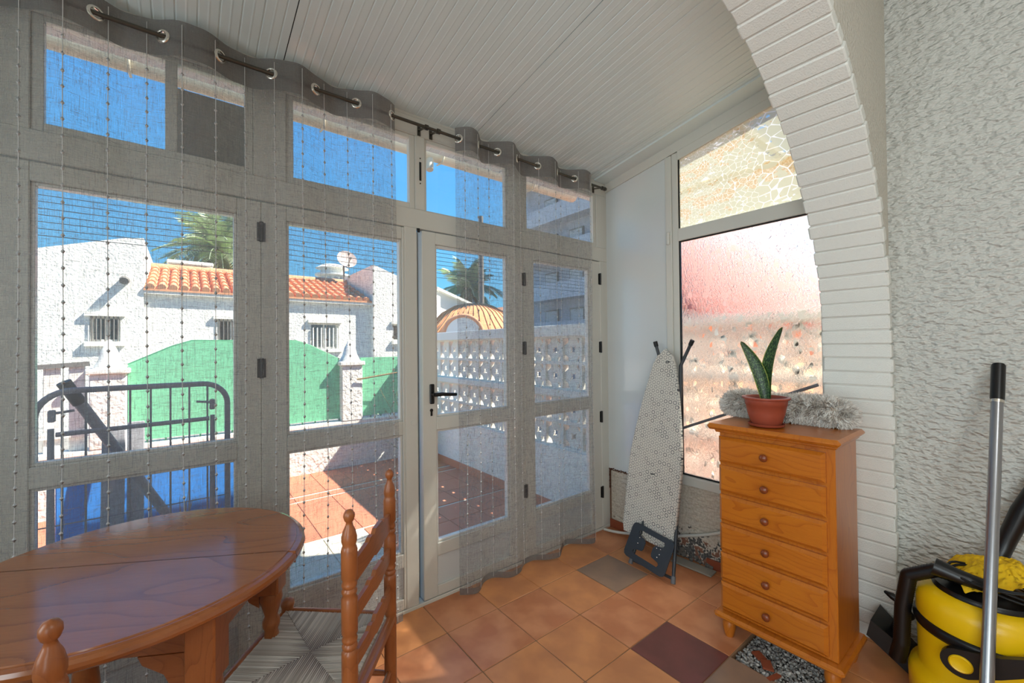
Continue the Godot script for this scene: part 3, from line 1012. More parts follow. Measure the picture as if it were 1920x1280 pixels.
func build_patio():
	var p = struct("patio_floor", "orange tiled patio floor outside the glazed front", "floor")
	var g = MB.new()
	g.span(-2.2, 2.5, -0.2, -0.054, -3.1, -0.05)
	obj("bed", g, M.pale_tile, p)
	var tm = MB.new()
	tm.box(Vector3.ZERO, Vector3(0.294, 0.012, 0.294), 0.0015)
	var mm = tm.mesh()
	for i in 16:
		for j in 10:
			var z = -2.95 + j * 0.3
			if j >= 6: continue
			if j == 2: continue
			put("tile", mm, M.patio_tile if (i * 7 + j * 3) % 5 < 3 else M.patio_tile_b, p, Transform3D(Basis(), Vector3(-2.05 + i * 0.3, -0.053, z)))
	for i in 16:
		for z in [-2.44, -2.2]:
			put("tile", mm, M.patio_tile_b if i % 2 else M.patio_tile, p, Transform3D(Basis.from_scale(Vector3(1, 1, 0.36)), Vector3(-2.05 + i * 0.3, -0.053, z + (-0.005 if z < -2.3 else -0.09))))
	for i in 16:
		for j in 4:
			var warm = i >= 11
			put("tile", mm, (M.patio_tile if (i + j) % 2 else M.patio_tile_b) if warm else M.pale_tile, p, Transform3D(Basis(), Vector3(-2.05 + i * 0.3, -0.053, -1.12 + j * 0.3)))
	lattice_wall("wall_patio_side", "white wall of pierced lattice blocks along the patio", 2.5, -3.1, -0.06, [[0.50, 0.72], [0.72, 0.94], [1.0, 1.225], [1.225, 1.45]], 0.50, 1.45, 1.55, [[0.94, 1.0]], M.lattice_white)
	var sk = struct("baseboard_patio", "orange skirting strip at the foot of the lattice wall", "skirting")
	bar("skirting_strip", 2.485, 2.5, -0.047, 0.035, -3.08, -0.06, M.patio_tile, sk, 0.002)
	# parapet along the street
	var fw = struct("wall_street", "low white parapet between patio and street", "wall")
	bar("parapet", -3.2, 2.65, -0.2, 0.46, -3.25, -3.1, M.limewash, fw, 0.006)
	bar("coping", -3.2, 2.65, 0.46, 0.50, -3.27, -3.08, M.limewash_plain, fw, 0.006)
	var names = ["white street pillar with a pyramid cap beside the white fence", "white street pillar with a pyramid cap between the two green fences"]
	for k in 2:
		var x = [-0.545, 1.575][k]
		var pl = thing("gate_pillar", names[k], "pillar", Vector3(x, 0.5, -3.175), 0.0, "white pillars along the street parapet")
		var b = MB.new()
		b.box(Vector3(0, 0.33, 0), Vector3(0.24, 0.66, 0.2), 0.008)
		obj("shaft", b, M.limewash, pl)
		b = MB.new()
		b.box(Vector3(0, 0.685, 0), Vector3(0.29, 0.05, 0.25), 0.008)
		b.lathe([Vector2(0.14, 0.71), Vector2(0.10, 0.78), Vector2(0.095, 0.79), Vector2(0.075, 0.86), Vector2(0.02, 0.96), Vector2(0.0, 0.97)], Vector3.ZERO, 4, Basis(Vector3.UP, PI / 4))
		obj("cap", b, M.limewash_plain, pl)
	# green screened fences
	green_fence("green cloth fence panel with an arched top, facing the bed frame", -0.42, 1.45, true)
	green_fence("short flat-topped green cloth fence panel next to the lattice wall", 1.70, 2.48, false)
	var wf = thing("picket_fence", "white slatted fence running up to the pyramid-capped pillar", "fence", Vector3(-1.8, 0.5, -3.175))
	for k in 15:
		var b = MB.new()
		b.span(-1.1 + k * 0.15, -1.1 + k * 0.15 + 0.10, 0.0, 0.62 + k * 0.009, -0.012, 0.012, 0.004)
		obj("slat", b, M.limewash_plain, wf)
	var b2 = MB.new()
	b2.beam(Vector3(-1.15, 0.60, 0.02), Vector3(1.13, 0.755, 0.02), 0.03, 0.04)
	obj("top_rail", b2, M.shutter_grey, wf)
	b2 = MB.new()
	b2.beam(Vector3(-1.15, 0.14, 0.02), Vector3(1.13, 0.14, 0.02), 0.03, 0.04)
	obj("bottom_rail", b2, M.limewash_plain, wf)
	# gutter hanging at the eaves
	var gt = thing("gutter", "cream half-round gutter hung on brackets outside the roof edge", "gutter", Vector3(0, 2.66, -0.5))
	var gb = MB.new()
	var prof = []
	for k in 13: prof.append(Vector2(cos(PI + PI * k / 12) * 0.055, sin(PI + PI * k / 12) * 0.05))
	for k in 13: prof.append(Vector2(cos(TAU - PI * k / 12) * 0.048, sin(TAU - PI * k / 12) * 0.043 + 0.002))
	gb.extrude(prof, 4.6, Transform3D(Basis(Vector3.FORWARD, Vector3.UP, Vector3.RIGHT), Vector3(-1.9, 0.03, 0)))
	obj("trough", gb, M.cream_pipe, gt)
	for x in [-1.2, -0.2, 0.62, 1.38, 2.2]:
		var k = MB.new()
		k.tube([Vector3(x, 0.035, 0.056), Vector3(x, 0.0, 0.058), Vector3(x, -0.03, 0.04), Vector3(x, -0.028, 0.0), Vector3(x, -0.022, -0.04)], 0.006, 6)
		k.beam(Vector3(x, 0.03, 0.056), Vector3(x, 0.0, 0.225), 0.022, 0.005)
		obj("bracket", k, M.cream_pipe, gt)
	var sp = MB.new()
	sp.tube([Vector3(1.30, 0.03, 0.0), Vector3(1.30, -0.06, 0.0), Vector3(1.30, -0.09, 0.01)], [0.03, 0.03, 0.024], 14)
	obj("outlet", sp, M.cream_pipe, gt)

func green_fence(label, x0, x1, arched):
	var r = thing("screened_fence", label, "fence", Vector3((x0 + x1) / 2, 0.5, -3.175), 0.0, "green screened fences on the parapet")
	var hw = (x1 - x0) / 2
	var top = []
	if arched:
		for k in 13:
			var u = -1.0 + k / 6.0
			top.append(Vector2(u * hw, 0.735 + 0.22 * minf(1.0, (1.0 - absf(u)) / 0.45)))
	else:
		top = [Vector2(-hw, 0.74), Vector2(hw, 0.74)]
	var poly = [Vector2(-hw, 0.03), Vector2(hw, 0.03)]
	for k in top.size(): poly.append(top[top.size() - 1 - k])
	var b = MB.new()
	b.extrude(poly, 0.004, Transform3D(Basis(), Vector3(0, 0, 0.012)))
	obj("cloth", b, M.green_cloth, r)
	b = MB.new()
	var pts = []
	for q in top: pts.append(Vector3(q.x, q.y, 0.0))
	b.tube(pts, 0.012, 8)
	obj("top_tube", b, M.green_metal, r)
	for y in [0.05, 0.70]:
		b = MB.new()
		b.tube([Vector3(-hw, y, -0.01), Vector3(hw, y, -0.01)], 0.014, 8)
		obj("rail", b, M.green_metal, r)
	var n = int(hw * 2 / 0.13)
	for k in n + 1:
		var x = -hw + hw * 2 * k / n
		b = MB.new()
		b.tube([Vector3(x, 0.0, -0.01), Vector3(x, 0.72, -0.01)], 0.008, 6)
		obj("bar", b, M.green_metal, r)

# ---------- street and houses ----------
func holed_wall(parent, top, wins, z, depth):
	# a solid of upright strips under the line "top", pierced by deep window openings that end at a back wall
	var cuts = []
	for p in top: cuts.append(p.x)
	for w in wins: cuts.append_array([w[0] - w[2] / 2, w[0] + w[2] / 2])
	cuts.sort()
	var f = func(x):
		for k in top.size() - 1:
			if x <= top[k + 1].x + 1e-6: return lerpf(top[k].y, top[k + 1].y, clampf((x - top[k].x) / maxf(top[k + 1].x - top[k].x, 1e-6), 0.0, 1.0))
		return top[top.size() - 1].y
	var b = MB.new()
	for k in cuts.size() - 1:
		var xa = cuts[k]
		var xb = cuts[k + 1]
		if xb - xa < 0.002: continue
		var bands = [[0.0, 0.0, f.call(xa), f.call(xb), depth]]
		for w in wins:
			if absf((xa + xb) / 2 - w[0]) < w[2] / 2:
				bands = [[0.0, 0.0, w[1] - w[3] / 2, w[1] - w[3] / 2, depth], [w[1] + w[3] / 2, w[1] + w[3] / 2, f.call(xa), f.call(xb), depth]]
				b.span(xa, xb, w[1] - w[3] / 2, w[1] + w[3] / 2, z - depth, z - depth + 0.15)
		for e in bands:
			b.hexa([Vector3(xa, e[0], z), Vector3(xb, e[1], z), Vector3(xb, e[3], z), Vector3(xa, e[2], z), Vector3(xa, e[0], z - depth), Vector3(xb, e[1], z - depth), Vector3(xb, e[3], z - depth), Vector3(xa, e[2], z - depth)])
	obj("wall", b, M.limewash, parent)

func street_window(parent, x, y, w, h, z, grille, white = false):
	var m = MB.new()
	for e in [[x - w / 2, x + w / 2, y + h / 2 - 0.04, y + h / 2], [x - w / 2, x + w / 2, y - h / 2, y - h / 2 + 0.04], [x - w / 2, x - w / 2 + 0.04, y - h / 2 + 0.04, y + h / 2 - 0.04], [x + w / 2 - 0.04, x + w / 2, y - h / 2 + 0.04, y + h / 2 - 0.04], [x - 0.015, x + 0.015, y - h / 2 + 0.04, y + h / 2 - 0.04]]:
		m.span(e[0], e[1], e[2], e[3], z - 0.16, z - 0.11)
	var o = obj("window", m, M.limewash_plain, parent)
	for s in [-1.0, 1.0]:
		bar("pane", minf(x + s * 0.015, x + s * (w / 2 - 0.04)), maxf(x + s * 0.015, x + s * (w / 2 - 0.04)), y - h / 2 + 0.04, y + h / 2 - 0.04, z - 0.138, z - 0.132, M.glass, o, 0.0)
	bar("surround", x - w / 2 - 0.07, x + w / 2 + 0.07, y - h / 2 - 0.09, y - h / 2, z, z + 0.08, M.limewash_plain, o, 0.0)
	bar("surround", x - w / 2 - 0.07, x + w / 2 + 0.07, y + h / 2, y + h / 2 + 0.07, z, z + 0.07, M.limewash_plain, o, 0.0)
	if grille:
		for k in 7:
			var b = MB.new()
			var xx = x - w / 2 + w * (k + 0.5) / 7
			b.tube([Vector3(xx, y - h / 2, z + 0.04), Vector3(xx, y + h / 2 * (0.62 if white else 1.0), z + 0.04)], 0.018 if white else 0.012, 6)
			obj("bar", b, M.limewash_plain if white else M.shutter_grey, o)

func build_street():
	var s = struct("street_ground", "pale asphalt street beyond the parapet", "ground")
	bar("asphalt", -60, 60, -0.5, -0.2, -90, -3.25, M.asphalt, s, 0.0)
	# white house across the street
	var h = thing("white_house", "white rendered house with an orange tiled roof across the street", "house", Vector3(0, -0.2, -9))
	var b
	holed_wall(h, [Vector2(-9.0, 3.0), Vector2(-2.12, 3.40), Vector2(-0.95, 3.76), Vector2(-0.66, 3.80)], [[-1.21, 1.98, 0.42, 0.48]], 0.0, 4.5)
	holed_wall(h, [Vector2(-0.66, 2.8), Vector2(3.9, 2.8)], [[0.80, 1.92, 0.52, 0.62], [2.75, 1.88, 0.66, 0.64]], -0.08, 4.3)
	holed_wall(h, [Vector2(3.9, 3.76), Vector2(3.95, 3.76), Vector2(4.72, 3.49), Vector2(5.9, 3.05)], [[4.68, 1.98, 0.44, 0.46]], 0.12, 4.8)
	# pitched roof of ribs of barrel tiles
	b = MB.new()
	var eave = Vector3(0, 2.80, 0.06)
	var ridge = Vector3(0, 3.55, -2.2)
	b.hexa([Vector3(-0.66, 2.76, 0.05), Vector3(3.9, 2.76, 0.05), Vector3(3.9, 2.80, 0.05), Vector3(-0.66, 2.80, 0.05), Vector3(-0.66, 3.5, -2.2), Vector3(3.9, 3.5, -2.2), Vector3(3.9, 3.54, -2.2), Vector3(-0.66, 3.54, -2.2)])
	var rf = obj("roof", b, M.roof_tile, h)
	b = MB.new()
	for k in 25:
		var x = -0.56 + k * 0.18
		for q in 6:
			var a0 = eave.lerp(ridge, q / 6.0)
			var a1 = eave.lerp(ridge, (q + 1.0) / 6.0)
			b.tube([Vector3(x, a0.y + 0.03, a0.z), Vector3(x, a1.y + 0.015, a1.z)], [0.072, 0.058], 8)
	var ribs = obj("barrel_tiles", b, M.roof_tile, rf)
	ribs.set_meta("kind", "stuff")
	b = MB.new()
	b.tube([Vector3(-0.66, 3.56, -2.2), Vector3(3.9, 3.56, -2.2)], 0.11, 10)
	obj("ridge_tiles", b, M.roof_tile, rf)
	bar("eave_board", -0.66, 3.9, 2.70, 2.78, -0.5, 0.03, M.limewash_plain, h, 0.0)
	b = MB.new()
	b.span(-0.30, 0.5, 3.0, 3.75, -3.6, -2.6, 0.02)
	b.span(-0.38, 0.58, 3.75, 3.85, -3.7, -2.5, 0.02)
	obj("chimney", b, M.limewash_plain, h)
	street_window(h, -1.21, 1.98, 0.42, 0.48, 0.0, true)
	street_window(h, 0.80, 1.92, 0.52, 0.62, -0.08, true)
	street_window(h, 2.75, 1.88, 0.66, 0.64, -0.08, true, true)
	street_window(h, 4.68, 1.98, 0.44, 0.46, 0.12, false)
	b = MB.new()
	b.tube([Vector3(-0.93, 2.93, -0.05), Vector3(-0.93, 2.93, 0.16), Vector3(-0.93, 2.89, 0.24)], 0.07, 10)
	obj("spout", b, M.shutter_grey, h)
	# houses further right: dome and white gable
	var g = thing("gabled_house", "white house with a sloping parapet behind the orange dome", "house", Vector3(0, -0.2, -9.6))
	b = MB.new()
	b.extrude([Vector2(5.95, 0.0), Vector2(9.4, 0.0), Vector2(9.4, 2.2), Vector2(7.6, 2.85), Vector2(6.0, 3.42), Vector2(5.95, 3.42)], -5.0)
	obj("wall", b, M.limewash_plain, g)
	b = MB.new()
	b.beam(Vector3(5.95, 3.44, 0.05), Vector3(7.6, 2.88, 0.05), 0.2, 0.08)
	b.beam(Vector3(7.6, 2.88, 0.05), Vector3(9.4, 2.23, 0.05), 0.2, 0.08)
	obj("parapet_edge", b, M.limewash_plain, g)
	var d = thing("domed_porch", "orange tiled dome over a small porch with a white arched window", "porch", Vector3(5.85, -0.2, -7.0), -0.57)
	b = MB.new()
	b.box(Vector3(0, 0.95, 0), Vector3(2.3, 1.9, 1.7), 0.02)
	obj("wall", b, M.limewash_plain, d)
	b = MB.new()
	b.lathe([Vector2(1.32, 1.86), Vector2(1.30, 1.93), Vector2(1.08, 2.15), Vector2(0.82, 2.42), Vector2(0.50, 2.60), Vector2(0.2, 2.67), Vector2(0.0, 2.68)], Vector3.ZERO, 28, Basis(), Vector2(1.0, 0.8))
	var dm = obj("dome", b, M.roof_tile_dome, d)
	b = MB.new()
	for k in 44:
		var an = TAU * k / 44
		var pts = []
		for q in [Vector2(1.31, 1.93), Vector2(1.08, 2.16), Vector2(0.82, 2.43), Vector2(0.5, 2.61), Vector2(0.2, 2.68)]:
			pts.append(Vector3(cos(an) * q.x, q.y, sin(an) * q.x * 0.8))
		b.tube(pts, [0.012, 0.011, 0.010, 0.008, 0.004], 5)
	obj("rib_tiles", b, M.roof_tile_dome, dm)
	b = MB.new()
	var ar = []
	for k in 17: ar.append(Vector2(cos(PI * k / 16) * 0.42, 1.72 + sin(PI * k / 16) * 0.42))
	ar.append_array([Vector2(-0.42, 1.4), Vector2(0.42, 1.4)])
	b.extrude(ar, 0.6, Transform3D(Basis(), Vector3(-0.25, 0.12, 0.62)))
	obj("dormer", b, M.limewash_plain, d)
	b = MB.new()
	var ring = []
	for k in 17: ring.append(Vector3(-0.25 + cos(PI * k / 16) * 0.44, 1.84 + sin(PI * k / 16) * 0.44, 1.2))
	b.tube(ring, 0.05, 8)
	obj("arch_tiles", b, M.roof_tile, d)
	var fg = thing("far_house", "small white gabled house far beyond the dome", "house", Vector3(16.7, -0.2, -20))
	b = MB.new()
	b.extrude([Vector2(-1.2, 0), Vector2(1.6, 0), Vector2(1.6, 3.2), Vector2(0.2, 4.1), Vector2(-1.2, 3.2)], -4.0)
	obj("wall", b, M.limewash_plain, fg)
	b = MB.new()
	b.beam(Vector3(-1.4, 3.1, -2), Vector3(0.2, 4.18, -2), 4.2, 0.12)
	b.beam(Vector3(1.8, 3.1, -2), Vector3(0.2, 4.18, -2), 4.2, 0.12)
	obj("roof", b, M.roof_tile, fg)
	for k in 2: bar("window", -0.6 + k * 1.0, -0.2 + k * 1.0, 1.9, 2.6, 0.0, 0.03, M.shutter_slats, fg, 0.0)
	var tw = thing("round_tower", "white round lookout tower on the skyline behind the tiled roof", "tower", Vector3(11.1, -0.2, -40))
	b = MB.new()
	b.lathe([Vector2(1.1, 0), Vector2(1.1, 8.4), Vector2(1.55, 8.45), Vector2(1.55, 8.6), Vector2(1.05, 8.65), Vector2(1.05, 9.1), Vector2(1.5, 9.15), Vector2(0.9, 9.5), Vector2(0, 9.6)], Vector3.ZERO, 24)
	obj("shaft", b, M.limewash_plain, tw)
	for k in 12:
		var an = TAU * k / 12
		b = MB.new()
		b.box(Vector3(cos(an) * 1.1, 8.05, sin(an) * 1.1), Vector3(0.3, 0.4, 0.3), 0.0, Basis(Vector3.UP, -an))
		obj("window", b, M.shutter_slats, tw)
	# apartment block beyond the lattice wall
	var ap = thing("apartment_building", "tall grey apartment block with balconies beyond the lattice wall", "building", Vector3(0, -0.2, 0))
	b = MB.new()
	b.span(13.6, 20.0, 0.0, 9.5, -14.0, -6.0)
	obj("wall", b, M.apartment_grey, ap)
	for fl in 4:
		var y = 1.9 + fl * 1.75
		bar("balcony", 12.9, 13.65, y, y + 0.14, -13.5, -6.2, M.apartment_band, ap, 0.0)
		bar("railing", 12.9, 12.96, y + 0.14, y + 0.75, -13.5, -6.2, M.apartment_band, ap, 0.0)
		for k in 4:
			var z = -12.6 + k * 1.6
			var wn = bar("window", 13.52, 13.65, y + 0.25, y + 1.35, z, z + 0.85, M.shutter_grey, ap, 0.0)
			bar("roller_shutter", 13.50, 13.53, y + 0.32, y + 1.28, z + 0.06, z + 0.79, M.shutter_slats, wn, 0.0)
	b = MB.new()
	b.span(12.7, 20.4, 9.3, 9.5, -14.4, -5.6)
	obj("roof", b, M.apartment_band, ap)
	# trees, wires, dish
	palm("date palm with a wide crown of arching grey-green fronds behind the tiled roof", Vector3(0.92, -0.2, -16.2), 5.1, 1.55, 46, 3)
	palm("shaggy palm with dry hanging leaves behind the orange dome", Vector3(10.1, -0.2, -14.0), 4.2, 1.35, 34, 5)
	for k in 9:
		var b3 = MB.new()
		var y = 3.05 + k * 0.115
		var pts = []
		for i in 13:
			var x = -9.0 + i * 1.7
			pts.append(Vector3(x, y + 0.014 * pow((i % 6) - 3.0, 2.0) * 0.35 + rng.randf() * 0.01, -7.0 - 0.06 * k))
		b3.tube(pts, 0.006, 5)
		var o = obj("power_line", b3, M.wire)
		tag(o, "thin dark overhead wire strung along the street", "wire", "overhead wires along the street")
	var pw = thing("utility_pole", "slim grey utility pole beside the shaggy palm", "pole", Vector3(7.2, -0.2, -8.65))
	b = MB.new()
	b.tube([Vector3.ZERO, Vector3(0, 5.6, 0)], [0.09, 0.07], 12)
	obj("shaft", b, M.shutter_grey, pw)
	b = MB.new()
	b.beam(Vector3(-0.4, 5.3, 0), Vector3(0.4, 5.3, 0), 0.08, 0.08)
	obj("crossarm", b, M.shutter_grey, pw)
	var ds = thing("satellite_dish", "pale satellite dish on a mast above the tiled roof", "dish", Vector3(3.75, 3.38, -10.9))
	b = MB.new()
	b.tube([Vector3(0, 0, 0), Vector3(0, 0.60, -0.05)], 0.025, 8)
	obj("mast", b, M.shutter_grey, ds)
	b = MB.new()
	b.lathe([Vector2(0.0, 0.0), Vector2(0.12, 0.012), Vector2(0.22, 0.045), Vector2(0.29, 0.085), Vector2(0.285, 0.09), Vector2(0.21, 0.055), Vector2(0.11, 0.024), Vector2(0.0, 0.013)], Vector3(0.06, 0.62, 0.02), 24, Basis(Vector3.RIGHT, 1.15))
	obj("reflector", b, M.dish, ds)
	b = MB.new()
	b.tube([Vector3(0.06, 0.40, 0.10), Vector3(0.06, 0.60, 0.42)], 0.012, 6)
	b.box(Vector3(0.06, 0.62, 0.43), Vector3(0.06, 0.06, 0.09), 0.01)
	obj("arm", b, M.shutter_grey, ds)
	# what stands behind the rippled side window
	lattice_wall("wall_neighbour", "pierced lattice wall behind the rippled side window", 3.25, -0.2, 2.0, [[0.18, 0.40], [0.40, 0.62], [0.66, 0.88], [0.88, 1.10], [1.14, 1.335], [1.335, 1.53]], 0.18, 1.53, 1.60, [[0.62, 0.66], [1.10, 1.14]], M.lattice_white, true)
	var nh = thing("neighbour_house", "orange rendered house with a tiled roof behind the rippled side window", "house", Vector3(6.2, -0.2, -1.5))
	b = MB.new()
	b.span(0.0, 14.0, 0.0, 1.95, -1.7, 0.0)
	obj("wall", b, M.orange_render, nh)
	b = MB.new()
	b.hexa([Vector3(-0.2, 1.93, 0.3), Vector3(14.2, 1.93, 0.3), Vector3(14.2, 2.0, 0.3), Vector3(-0.2, 2.0, 0.3), Vector3(3.0, 4.85, -3.0), Vector3(14.2, 4.85, -3.0), Vector3(14.2, 4.92, -3.0), Vector3(3.0, 4.92, -3.0)])
	var nr = obj("roof", b, M.pale_roof, nh)
	b = MB.new()
	for k in 78:
		var x = -0.15 + k * 0.185
		var e = minf(1.0, (x + 0.25) / 3.2)
		if e < 0.05: continue
		b.tube([Vector3(x, 2.04, 0.32), Vector3(x, 2.04 + 2.92 * e, 0.32 - 3.32 * e)], 0.07, 8)
	var ob = obj("barrel_tiles", b, M.pale_roof, nr)
	ob.set_meta("kind", "stuff")
	var ny = struct("neighbour_yard", "sunlit orange paving behind the rippled side window", "ground")
	bar("paving", 2.66, 21.0, -0.25, -0.06, -1.5, 4.0, M.patio_tile, ny, 0.0)
	var pb = thing("pale_block", "long pale rendered block rising behind the pink tiled roof", "building", Vector3(20.5, -0.2, -4.95))
	b = MB.new()
	b.span(-11.0, 12.0, 0.0, 9.4, -0.3, 0.3)
	obj("wall", b, M.apartment_band, pb)
	bar("roof_slab", -11.2, 12.2, 9.4, 9.6, -0.4, 0.4, M.apartment_band, pb, 0.0)
	var aw = thing("reed_awning", "tan reed awning above the lattice wall outside the cracked pane", "awning", Vector3(3.0, 2.55, 0.7))
	b = MB.new()
	for k in 40:
		b.tube([Vector3(0.0 + rng.randf() * 0.05, 0.0 + rng.randf() * 0.02, -0.75 + k * 0.04), Vector3(1.5, 0.55 + rng.randf() * 0.04, -0.75 + k * 0.04 + rng.randf() * 0.03)], 0.017, 6)
	obj("reeds", b, M.reed, aw)
	for z in [-0.7, 0.75]:
		b = MB.new()
		b.tube([Vector3(0.3, -2.65, z), Vector3(0.3, 0.09, z)], 0.025, 8)
		obj("post", b, M.white_metal, aw)

func palm(label, at, height, reach, count, sd):
	var r := RandomNumberGenerator.new()
	r.seed = sd
	var p = thing("palm_tree", label, "palm", at)
	var b = MB.new()
	var pts = []
	var rad = []
	for k in 25:
		pts.append(Vector3(sin(k * 0.2) * 0.05, height * k / 24.0, 0))
		rad.append(0.24 - 0.07 * k / 24.0 + (0.025 if k % 2 else 0.0) + (0.10 if k > 21 else 0.0))
	b.tube(pts, rad, 12)
	obj("trunk", b, M.trunk, p)
	var kinds = []
	for k in 4:
		var f = MB.new()
		var droop = [0.9, 1.25, 0.6, 1.7][k]
		var spine = []
		for i in 15:
			var u = i / 14.0
			spine.append(Vector3(u * reach, u * reach * 0.45 - u * u * reach * droop * 0.75, sin(u * 2.0) * 0.06))
		f.tube(spine, 0.018, 5)
		for i in range(2, 15):
			for s in [-1.0, 1.0]:
				for w in 3:
					var u = (i - w * 0.33) / 14.0
					var a = spine[i].lerp(spine[i - 1], w * 0.33)
					var l = 0.42 * sin(clampf(u * 2.9, 0.0, 2.6)) + 0.10
					var tip = a + Vector3(0.22 * l + 0.1, -0.42 * l - 0.12 * r.randf(), s * l * 0.85)
					var wd = Vector3(0.011, 0.004, 0.0)
					f.flat(a - wd, a + wd, tip.lerp(a, 0.35) + wd * 1.3, tip.lerp(a, 0.35) - wd * 1.3, Vector3(0, 1, s * 0.3).normalized())
					f.tri(tip.lerp(a, 0.35) - wd * 1.3, tip.lerp(a, 0.35) + wd * 1.3, tip, Vector3.UP, Vector3.UP, Vector3.UP)
		kinds.append(f.mesh())
	for k in count:
		var lift = 1.35 - 2.35 * pow(float(k) / count, 0.9)
		var dry = lift < -0.55
		var kd = 2 if lift > 0.5 else (k % 2 if lift > -0.4 else 3)
		var bs = Basis(Vector3.UP, k * 2.4 + r.randf() * 0.4) * Basis(Vector3.BACK, clampf(lift, -0.8, 1.25)) * Basis.from_scale(Vector3.ONE * (0.85 + r.randf() * 0.3))
		put("frond", kinds[kd], M.frond_dry if dry else M.frond_green, p, Transform3D(bs, Vector3(0, height - 0.05, 0)))

# ---------- curtains ----------
func phase_of(x, g):
	var n = g.size()
	for k in n - 1:
		if x < g[k + 1] or k == n - 2:
			return PI * (k + (x - g[k]) / (g[k + 1] - g[k]))
	return 0.0

func curtain(label, x0, x1, g, amp_top, amp_low, lines, spread):
	var r = thing("sheer_curtain", label, "curtain", Vector3.ZERO)
	var f = func(x, y):
		var k = clampf(y / 2.5, 0.0, 1.0)
		var p = phase_of(x, g)
		var z = 0.09 + lerpf(amp_low, amp_top, pow(k, 1.5)) * sin(p) + (1.0 - k) * 0.010 * sin(x * 23.0 + 1.0) + 0.003 * sin(x * 61.0 + y * 1.3)
		return Vector3(x + spread * (1.0 - k) * (2.0 * (x - x0) / (x1 - x0) - 1.0) + (1.0 - k) * 0.006 * sin(y * 3.0 + x * 9.0), y, z)
	var L = x1 - x0
	var b = MB.new()
	b.grid(int(L / 0.014), 36, func(u, w): return f.call(x0 + L * u, 0.065 + (2.445 - 0.065) * w), Vector2(L * 1.12 / 0.8, 2.38 / 0.8))
	obj("sheer_cloth", b, M.sheer, r)
	b = MB.new()
	b.grid(int(L / 0.014), 2, func(u, w): return f.call(x0 + L * u, 0.030 + 0.035 * w), Vector2(L * 1.12 / 0.8, 0.044))
	obj("bottom_hem", b, M.sheer_doubled, r)
	b = MB.new()
	b.grid(int(L / 0.005), 26, func(u, w): return f.call(x0 + L * u, 2.445 + 0.13 * w), Vector2(L * 1.12 / 0.8, 0.1625), func(u, w):
		var x = x0 + L * u
		var y = 2.445 + 0.13 * w
		for q in g:
			if Vector2(x - q, y - 2.513).length() < 0.0155: return true
		return false)
	obj("header_band", b, M.sheer_doubled, r)
	var e = 0.002
	for q in g:
		if q < x0 or q > x1: continue
		var tg = (f.call(q + e, 2.513) - f.call(q - e, 2.513)).normalized()
		var c = Vector3(f.call(q, 2.513).x, 2.513, 0.09)
		var ring = MB.new()
		var nn = tg.cross(Vector3.UP).normalized()
		var bs = Basis(tg, nn, tg.cross(nn))
		ring.lathe([Vector2(0.0155, -0.004), Vector2(0.0175, -0.0055), Vector2(0.023, -0.004), Vector2(0.0255, 0.0), Vector2(0.023, 0.004), Vector2(0.0175, 0.0055), Vector2(0.0155, 0.004), Vector2(0.0155, -0.004)], c, 24, bs)
		obj("grommet", ring, M.chrome, r)
	for x in lines:
		b = MB.new()
		var pts = []
		for k in 49:
			var y = 0.04 + (2.56 - 0.04) * k / 48.0
			pts.append(f.call(x, y) + Vector3(0, 0, 0.0025))
		b.tube(pts, 0.0012, 4, false)
		var y2 = 0.08 + rng.randf() * 0.04
		while y2 < 2.42:
			var c = f.call(x, y2) + Vector3(0, 0, 0.003)
			var p = [c + Vector3(0, 0.009, 0), c + Vector3(0.0054, 0, 0), c + Vector3(0, 0, 0.003), c - Vector3(0.0054, 0, 0), c - Vector3(0, 0, 0.003), c - Vector3(0, 0.009, 0)]
			for q in [[0, 1, 2], [0, 2, 3], [0, 3, 4], [0, 4, 1], [5, 1, 2], [5, 2, 3], [5, 3, 4], [5, 4, 1]]:
				var mid = (p[q[0]] + p[q[1]] + p[q[2]]) / 3.0
				var nn = (mid - c).normalized()
				b.tri(p[q[0]], p[q[1]], p[q[2]], nn, nn, nn)
			y2 += 0.050 + rng.randf() * 0.006
		obj("embroidered_line", b, M.thread, r)

func build_curtains():
	var rd = thing("curtain_rod", "dark metal curtain rod running under the ribbed roof", "curtain rod", Vector3.ZERO)
	var b = MB.new()
	b.tube([Vector3(-1.3, 2.513, 0.09), Vector3(2.42, 2.513, 0.09)], 0.008, 14)
	obj("rod", b, M.rod_metal, rd)
	b = MB.new()
	b.lathe([Vector2(0.0, 0.0), Vector2(0.012, 0.0), Vector2(0.014, 0.012), Vector2(0.012, 0.022), Vector2(0.0, 0.022)], Vector3(2.42, 2.513, 0.09), 14, Basis(Vector3.FORWARD, -PI / 2) * Basis(Vector3.UP, 0.0))
	obj("end_cap", b, M.rod_metal, rd)
	for x in [-0.95, 0.985, 1.055, 2.385]:
		b = MB.new()
		b.beam(Vector3(x, 2.535, 0.001), Vector3(x, 2.516, 0.088), 0.012, 0.006)
		b.span(x - 0.009, x + 0.009, 2.505, 2.56, 0.0, 0.004)
		b.tube([Vector3(x - 0.008, 2.513, 0.09), Vector3(x + 0.008, 2.513, 0.09)], 0.0135, 12)
		obj("bracket", b, M.rod_metal, rd)
	var gl = []
	for k in range(-6, 6): gl.append(-0.066 + 0.173 * k)
	var ll = []
	for k in 20: ll.append(-1.11 + 0.1 * k)
	curtain("long grey sheer curtain with eyelets between bed frame and door", -1.2, 0.818, gl, 0.036, 0.020, ll, 0.016)
	curtain("narrow gathered grey sheer curtain hanging over the glazed door and end leaf", 1.165, 2.262, [1.178, 1.31, 1.44, 1.59, 1.755, 1.93, 2.09, 2.255], 0.045, 0.046, [1.20, 1.285, 1.40, 1.52, 1.63, 1.76, 1.875, 2.0, 2.11, 2.21], -0.006)

